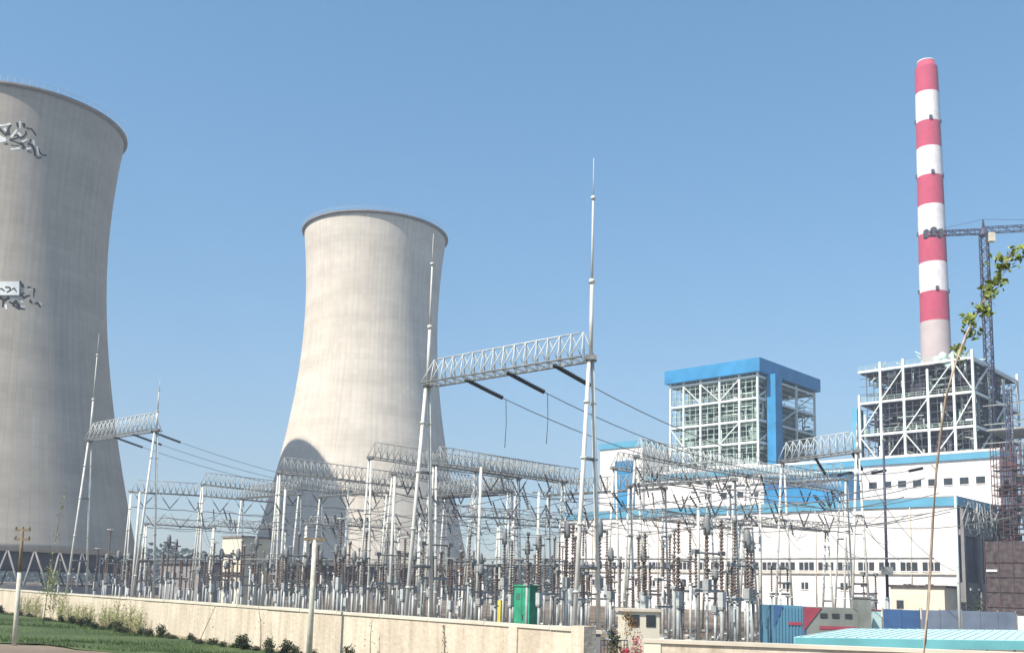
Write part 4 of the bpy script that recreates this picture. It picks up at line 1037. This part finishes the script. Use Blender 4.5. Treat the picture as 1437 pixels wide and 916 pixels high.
# near poplar sapling, stem traced through the air at 7 m
Ys = 8.5
pix = [(1296, 925), (1298, 900), (1303, 840), (1306, 790), (1309, 730), (1314, 660), (1320, 610), (1327, 560), (1337, 522), (1347, 492), (1357, 466), (1371, 440), (1386, 412), (1402, 384), (1416, 362), (1430, 346)]
pts = [at(x, y, Ys + .3 * math.sin(i * .6)) for i, (x, y) in enumerate(pix)]; base = pts[0].copy(); base.z = 0
fe = pts[0] - Vector((0, 0, 0)); f0 = Vector((pts[0].x - .03, pts[0].y, 0))
e = empty('poplar_sapling', f0, 'thin young poplar sapling with fresh green leaves only near its bending tip', 'sapling')
MB().path([Vector((0, 0, -.05))] + [p - f0 for p in pts], .0135, n=6, r2=.007).build('stem', STEMM, e)
lf = MB(); tw = MB()
clumps = [(1349, 490, 9), (1362, 460, 14), (1362, 466, 6), (1358, 447, 9), (1378, 438, 14), (1375, 430, 7), (1388, 405, 13), (1384, 412, 8), (1403, 396, 9), (1399, 390, 7), (1410, 370, 15), (1403, 366, 8), (1414, 375, 7), (1426, 352, 14), (1428, 360, 7), (1417, 360, 4), (1391, 424, 3), (1348, 500, 4)]
for x, y, n in clumps:
    c = at(x, y, Ys); j = min(pts, key=lambda p: (p - c).length); tw.path(stem_path(j - f0, c - f0, .02, 5), .0045, n=5, r2=.002); [tw.bar(c - f0, c - f0 + Vector((random.gauss(0, .04), random.gauss(0, .04), random.gauss(.02, .04))), .002, .001, n=4) for _ in range(5)]
    for _ in range(int(n * 1.6)): q = c + Vector((random.gauss(0, .036), random.gauss(0, .04), random.gauss(0, .036))); lf.leaf(q - f0, random.uniform(.045, .085), .2)
for i in range(3, 12, 2): c = pts[i] + Vector((random.uniform(-.06, .06), 0, .05)); tw.bar(pts[i] - f0, c - f0, .004, n=4); lf.leaf(c - f0, .03) if i > 7 else None
tw.build('twig', BARK, e); lf.build('leaves', LEAF, e)

def sapling(px0, py0, px1, py1, Y, label, nleaf, size=.16, mt_=LEAFY, r=.025, spread=.25, start=.35):
    b_ = atx(px0, Y, 0); t_ = at(px1, py1, Y) - b_; e = empty('sapling', b_, label, 'sapling', 0, 'thin saplings along the wall')
    pth = stem_path((0, 0, 0), t_, .12); MB().path(pth, r, n=5, r2=.008).build('stem', BARK, e); lf = MB()
    for _ in range(nleaf):
        f = random.uniform(start, 1.0); i = min(7, int(f * 8)); c = pth[i].lerp(pth[i + 1], f * 8 - i); s = spread * (1.1 - f)
        lf.leaf(c + Vector((random.gauss(0, s), random.gauss(0, s), random.gauss(0, s * .7))), random.uniform(.6, 1.2) * size)
    lf.build('leaves', mt_, e)
sapling(60, 845, 92, 682, 62, 'leaning sapling with sparse leaves left of the far line gantry', 46, .17, LEAFY, .03, .3, .45)
sapling(276, 868, 302, 850, 47, 'tiny bare leaning sapling before the wall near the cream switch house', 10, .1, LEAFD)
sapling(365, 890, 362, 845, 44, 'small thin sapling left of the T-topped pole', 16, .1, LEAFD)
sapling(520, 915, 522, 868, 37, 'small thin sapling right of the T-topped pole', 14, .09, LEAFD)
sapling(617, 918, 622, 876, 34, 'small leafy sapling before the wall below the tallest gantry left mast', 40, .09, LEAFD, .02, .16, .3)
sapling(735, 922, 733, 884, 31, 'small sapling before the wall below the green cabinet', 34, .08, LEAFD, .02, .12, .3)
def shrub(name, p, w, h, n, mt_, label, group, size, cat='shrub'):
    e = empty(name, p, label, cat, 0, group); st = MB(); lf = MB()
    for _ in range(6):
        t_ = Vector((random.uniform(-w, w) * .4, random.uniform(-w, w) * .4, h * random.uniform(.5, .95))); st.path(stem_path((0, 0, 0), t_, .05, 4), .012, n=4, r2=.004)
    cl = [(random.uniform(-w, w) * .42, random.uniform(-w, w) * .35, h * random.uniform(.2, .92), random.uniform(.1, .24) * w) for _ in range(9)]
    for _ in range(n):
        c = random.choice(cl); lf.leaf((c[0] + random.gauss(0, c[3]), c[1] + random.gauss(0, c[3]), max(.03, c[2] + random.gauss(0, c[3]))), size * random.uniform(.6, 1.3))
    st.build('stems', BARK, e); lf.build('leaves', mt_, e); return e
shrub('bush', atx(70, 72, 0), 1.6, 3.6, 420, LEAFY, 'tall loose yellow green bush beside the leaning sapling', None, .16)
shrub('bush', atx(82, 70, 0), 1.4, 2.6, 260, LEAF, 'smaller greener bush at the foot of the leaning sapling', None, .14)
# weeds leaning on the wall
def weed_proto():
    e = empty('weed_clump', (0, 0, 0), '', 'weeds', 0); st = MB(); lf = MB()
    for _ in range(26):
        t_ = Vector((random.uniform(-.8, .8), random.uniform(-.25, .25), random.uniform(.8, 1.9))); b_ = Vector((t_.x * .4, 0, 0)); st.path(stem_path(b_, t_, .1, 4), .012, n=4, r2=.004)
        for _ in range(16): f = random.random(); lf.leaf(b_.lerp(t_, .25 + .75 * f) + Vector((random.gauss(0, .08), random.gauss(0, .05), 0)), random.uniform(.06, .13))
    st.build('stems', DRY, e); lf.build('leaves', LEAFY, e); return e
wps = [34, 46, 57, 96, 106, 117, 128, 141, 152, 163, 176, 186, 197, 208]
wpr = weed_proto()
words = ['leftmost', 'second', 'third', 'fourth', 'fifth', 'sixth', 'seventh', 'eighth', 'ninth', 'tenth', 'eleventh', 'twelfth', 'thirteenth', 'rightmost']
for i, px in enumerate(wps):
    p = wallpt(px) + wn * random.uniform(.3, .7); lb = f'straw and yellow green weed clump against the left wall, {words[i]} of fourteen'
    if i == 0: wpr.location = p; wpr['label'] = lb; wpr['group'] = 'weeds along the left wall'; wpr.rotation_euler.z = math.atan2(wd.y, wd.x)
    else: o_ = dup(wpr, p, math.atan2(wd.y, wd.x) + random.choice([0, math.pi]), lb, 'weeds along the left wall'); o_.scale = (random.uniform(.8, 1.1), 1, random.uniform(.75, 1.12))
# row of dark seedlings
dk = shrub('evergreen_seedling', (0, 0, 0), .5, .7, 620, LEAFD, 'small dark evergreen seedling in the row between grass and long wall', 'dark seedlings along the wall', .09)
first = True
for i in range(56):
    px = 12 + i * 9.6 + random.uniform(-3, 3)
    if px > 560 or random.random() < .16: continue
    p = wallpt(px) + wn * random.uniform(.9, 1.5); lb = 'small dark evergreen seedling in the row between grass and long wall'; s = random.uniform(.5, .95)
    if first: dk.location = p; dk.scale = (s, s, s); first = False
    else: o_ = dup(dk, p, random.uniform(0, 6.28), lb); o_.scale = (s * random.uniform(.8, 1.4), s, s * random.uniform(.6, 1.5))
shrub('flowering_bush', atx(886, 30, 0), .5, 1.85, 600, FLOW, 'red flowering bush in the wall gap', None, .07)
shrub('bush', atx(884, 33.5, 0), .75, 2.45, 900, mat('rusty_leaf', (0.22, 0.12, 0.03), .7, 0, .5, 4), 'orange brown bush behind the red flowers in the wall gap', None, .08)
shrub('bush', atx(858, 32, 0), .6, 1.9, 700, LEAFD, 'dark green bush left of the red flowers in the wall gap', None, .09)
shrub('bush', atx(1090, 34, 0), .5, 1.45, 400, LEAFD, 'dark bush at the left foot of the teal blue container', None, .08)
shrub('bush', atx(1386, 170, 0), 5, 3, 500, LEAFD, 'dark scrub at the foot of the shaded hall end', None, .5)

# ================================================================== HAZE
hz = bpy.data.materials.new('haze_air'); hz.use_nodes = True; n = hz.node_tree
for x in list(n.nodes):
    if x.type != 'OUTPUT_MATERIAL': n.nodes.remove(x)
out = [x for x in n.nodes if x.type == 'OUTPUT_MATERIAL'][0]; pv = n.nodes.new('ShaderNodeVolumePrincipled')
pv.inputs['Color'].default_value = (0.58, 0.68, 0.82, 1); pv.inputs['Density'].default_value = 0.0006; pv.inputs['Anisotropy'].default_value = 0.0
n.links.new(pv.outputs[0], out.inputs['Volume'])
tag(MB().box(-1500, 1500, -80, 1600, -1.2, 215).build('haze', hz), 'thin pale blue haze over the whole power station', 'haze', kind='stuff')
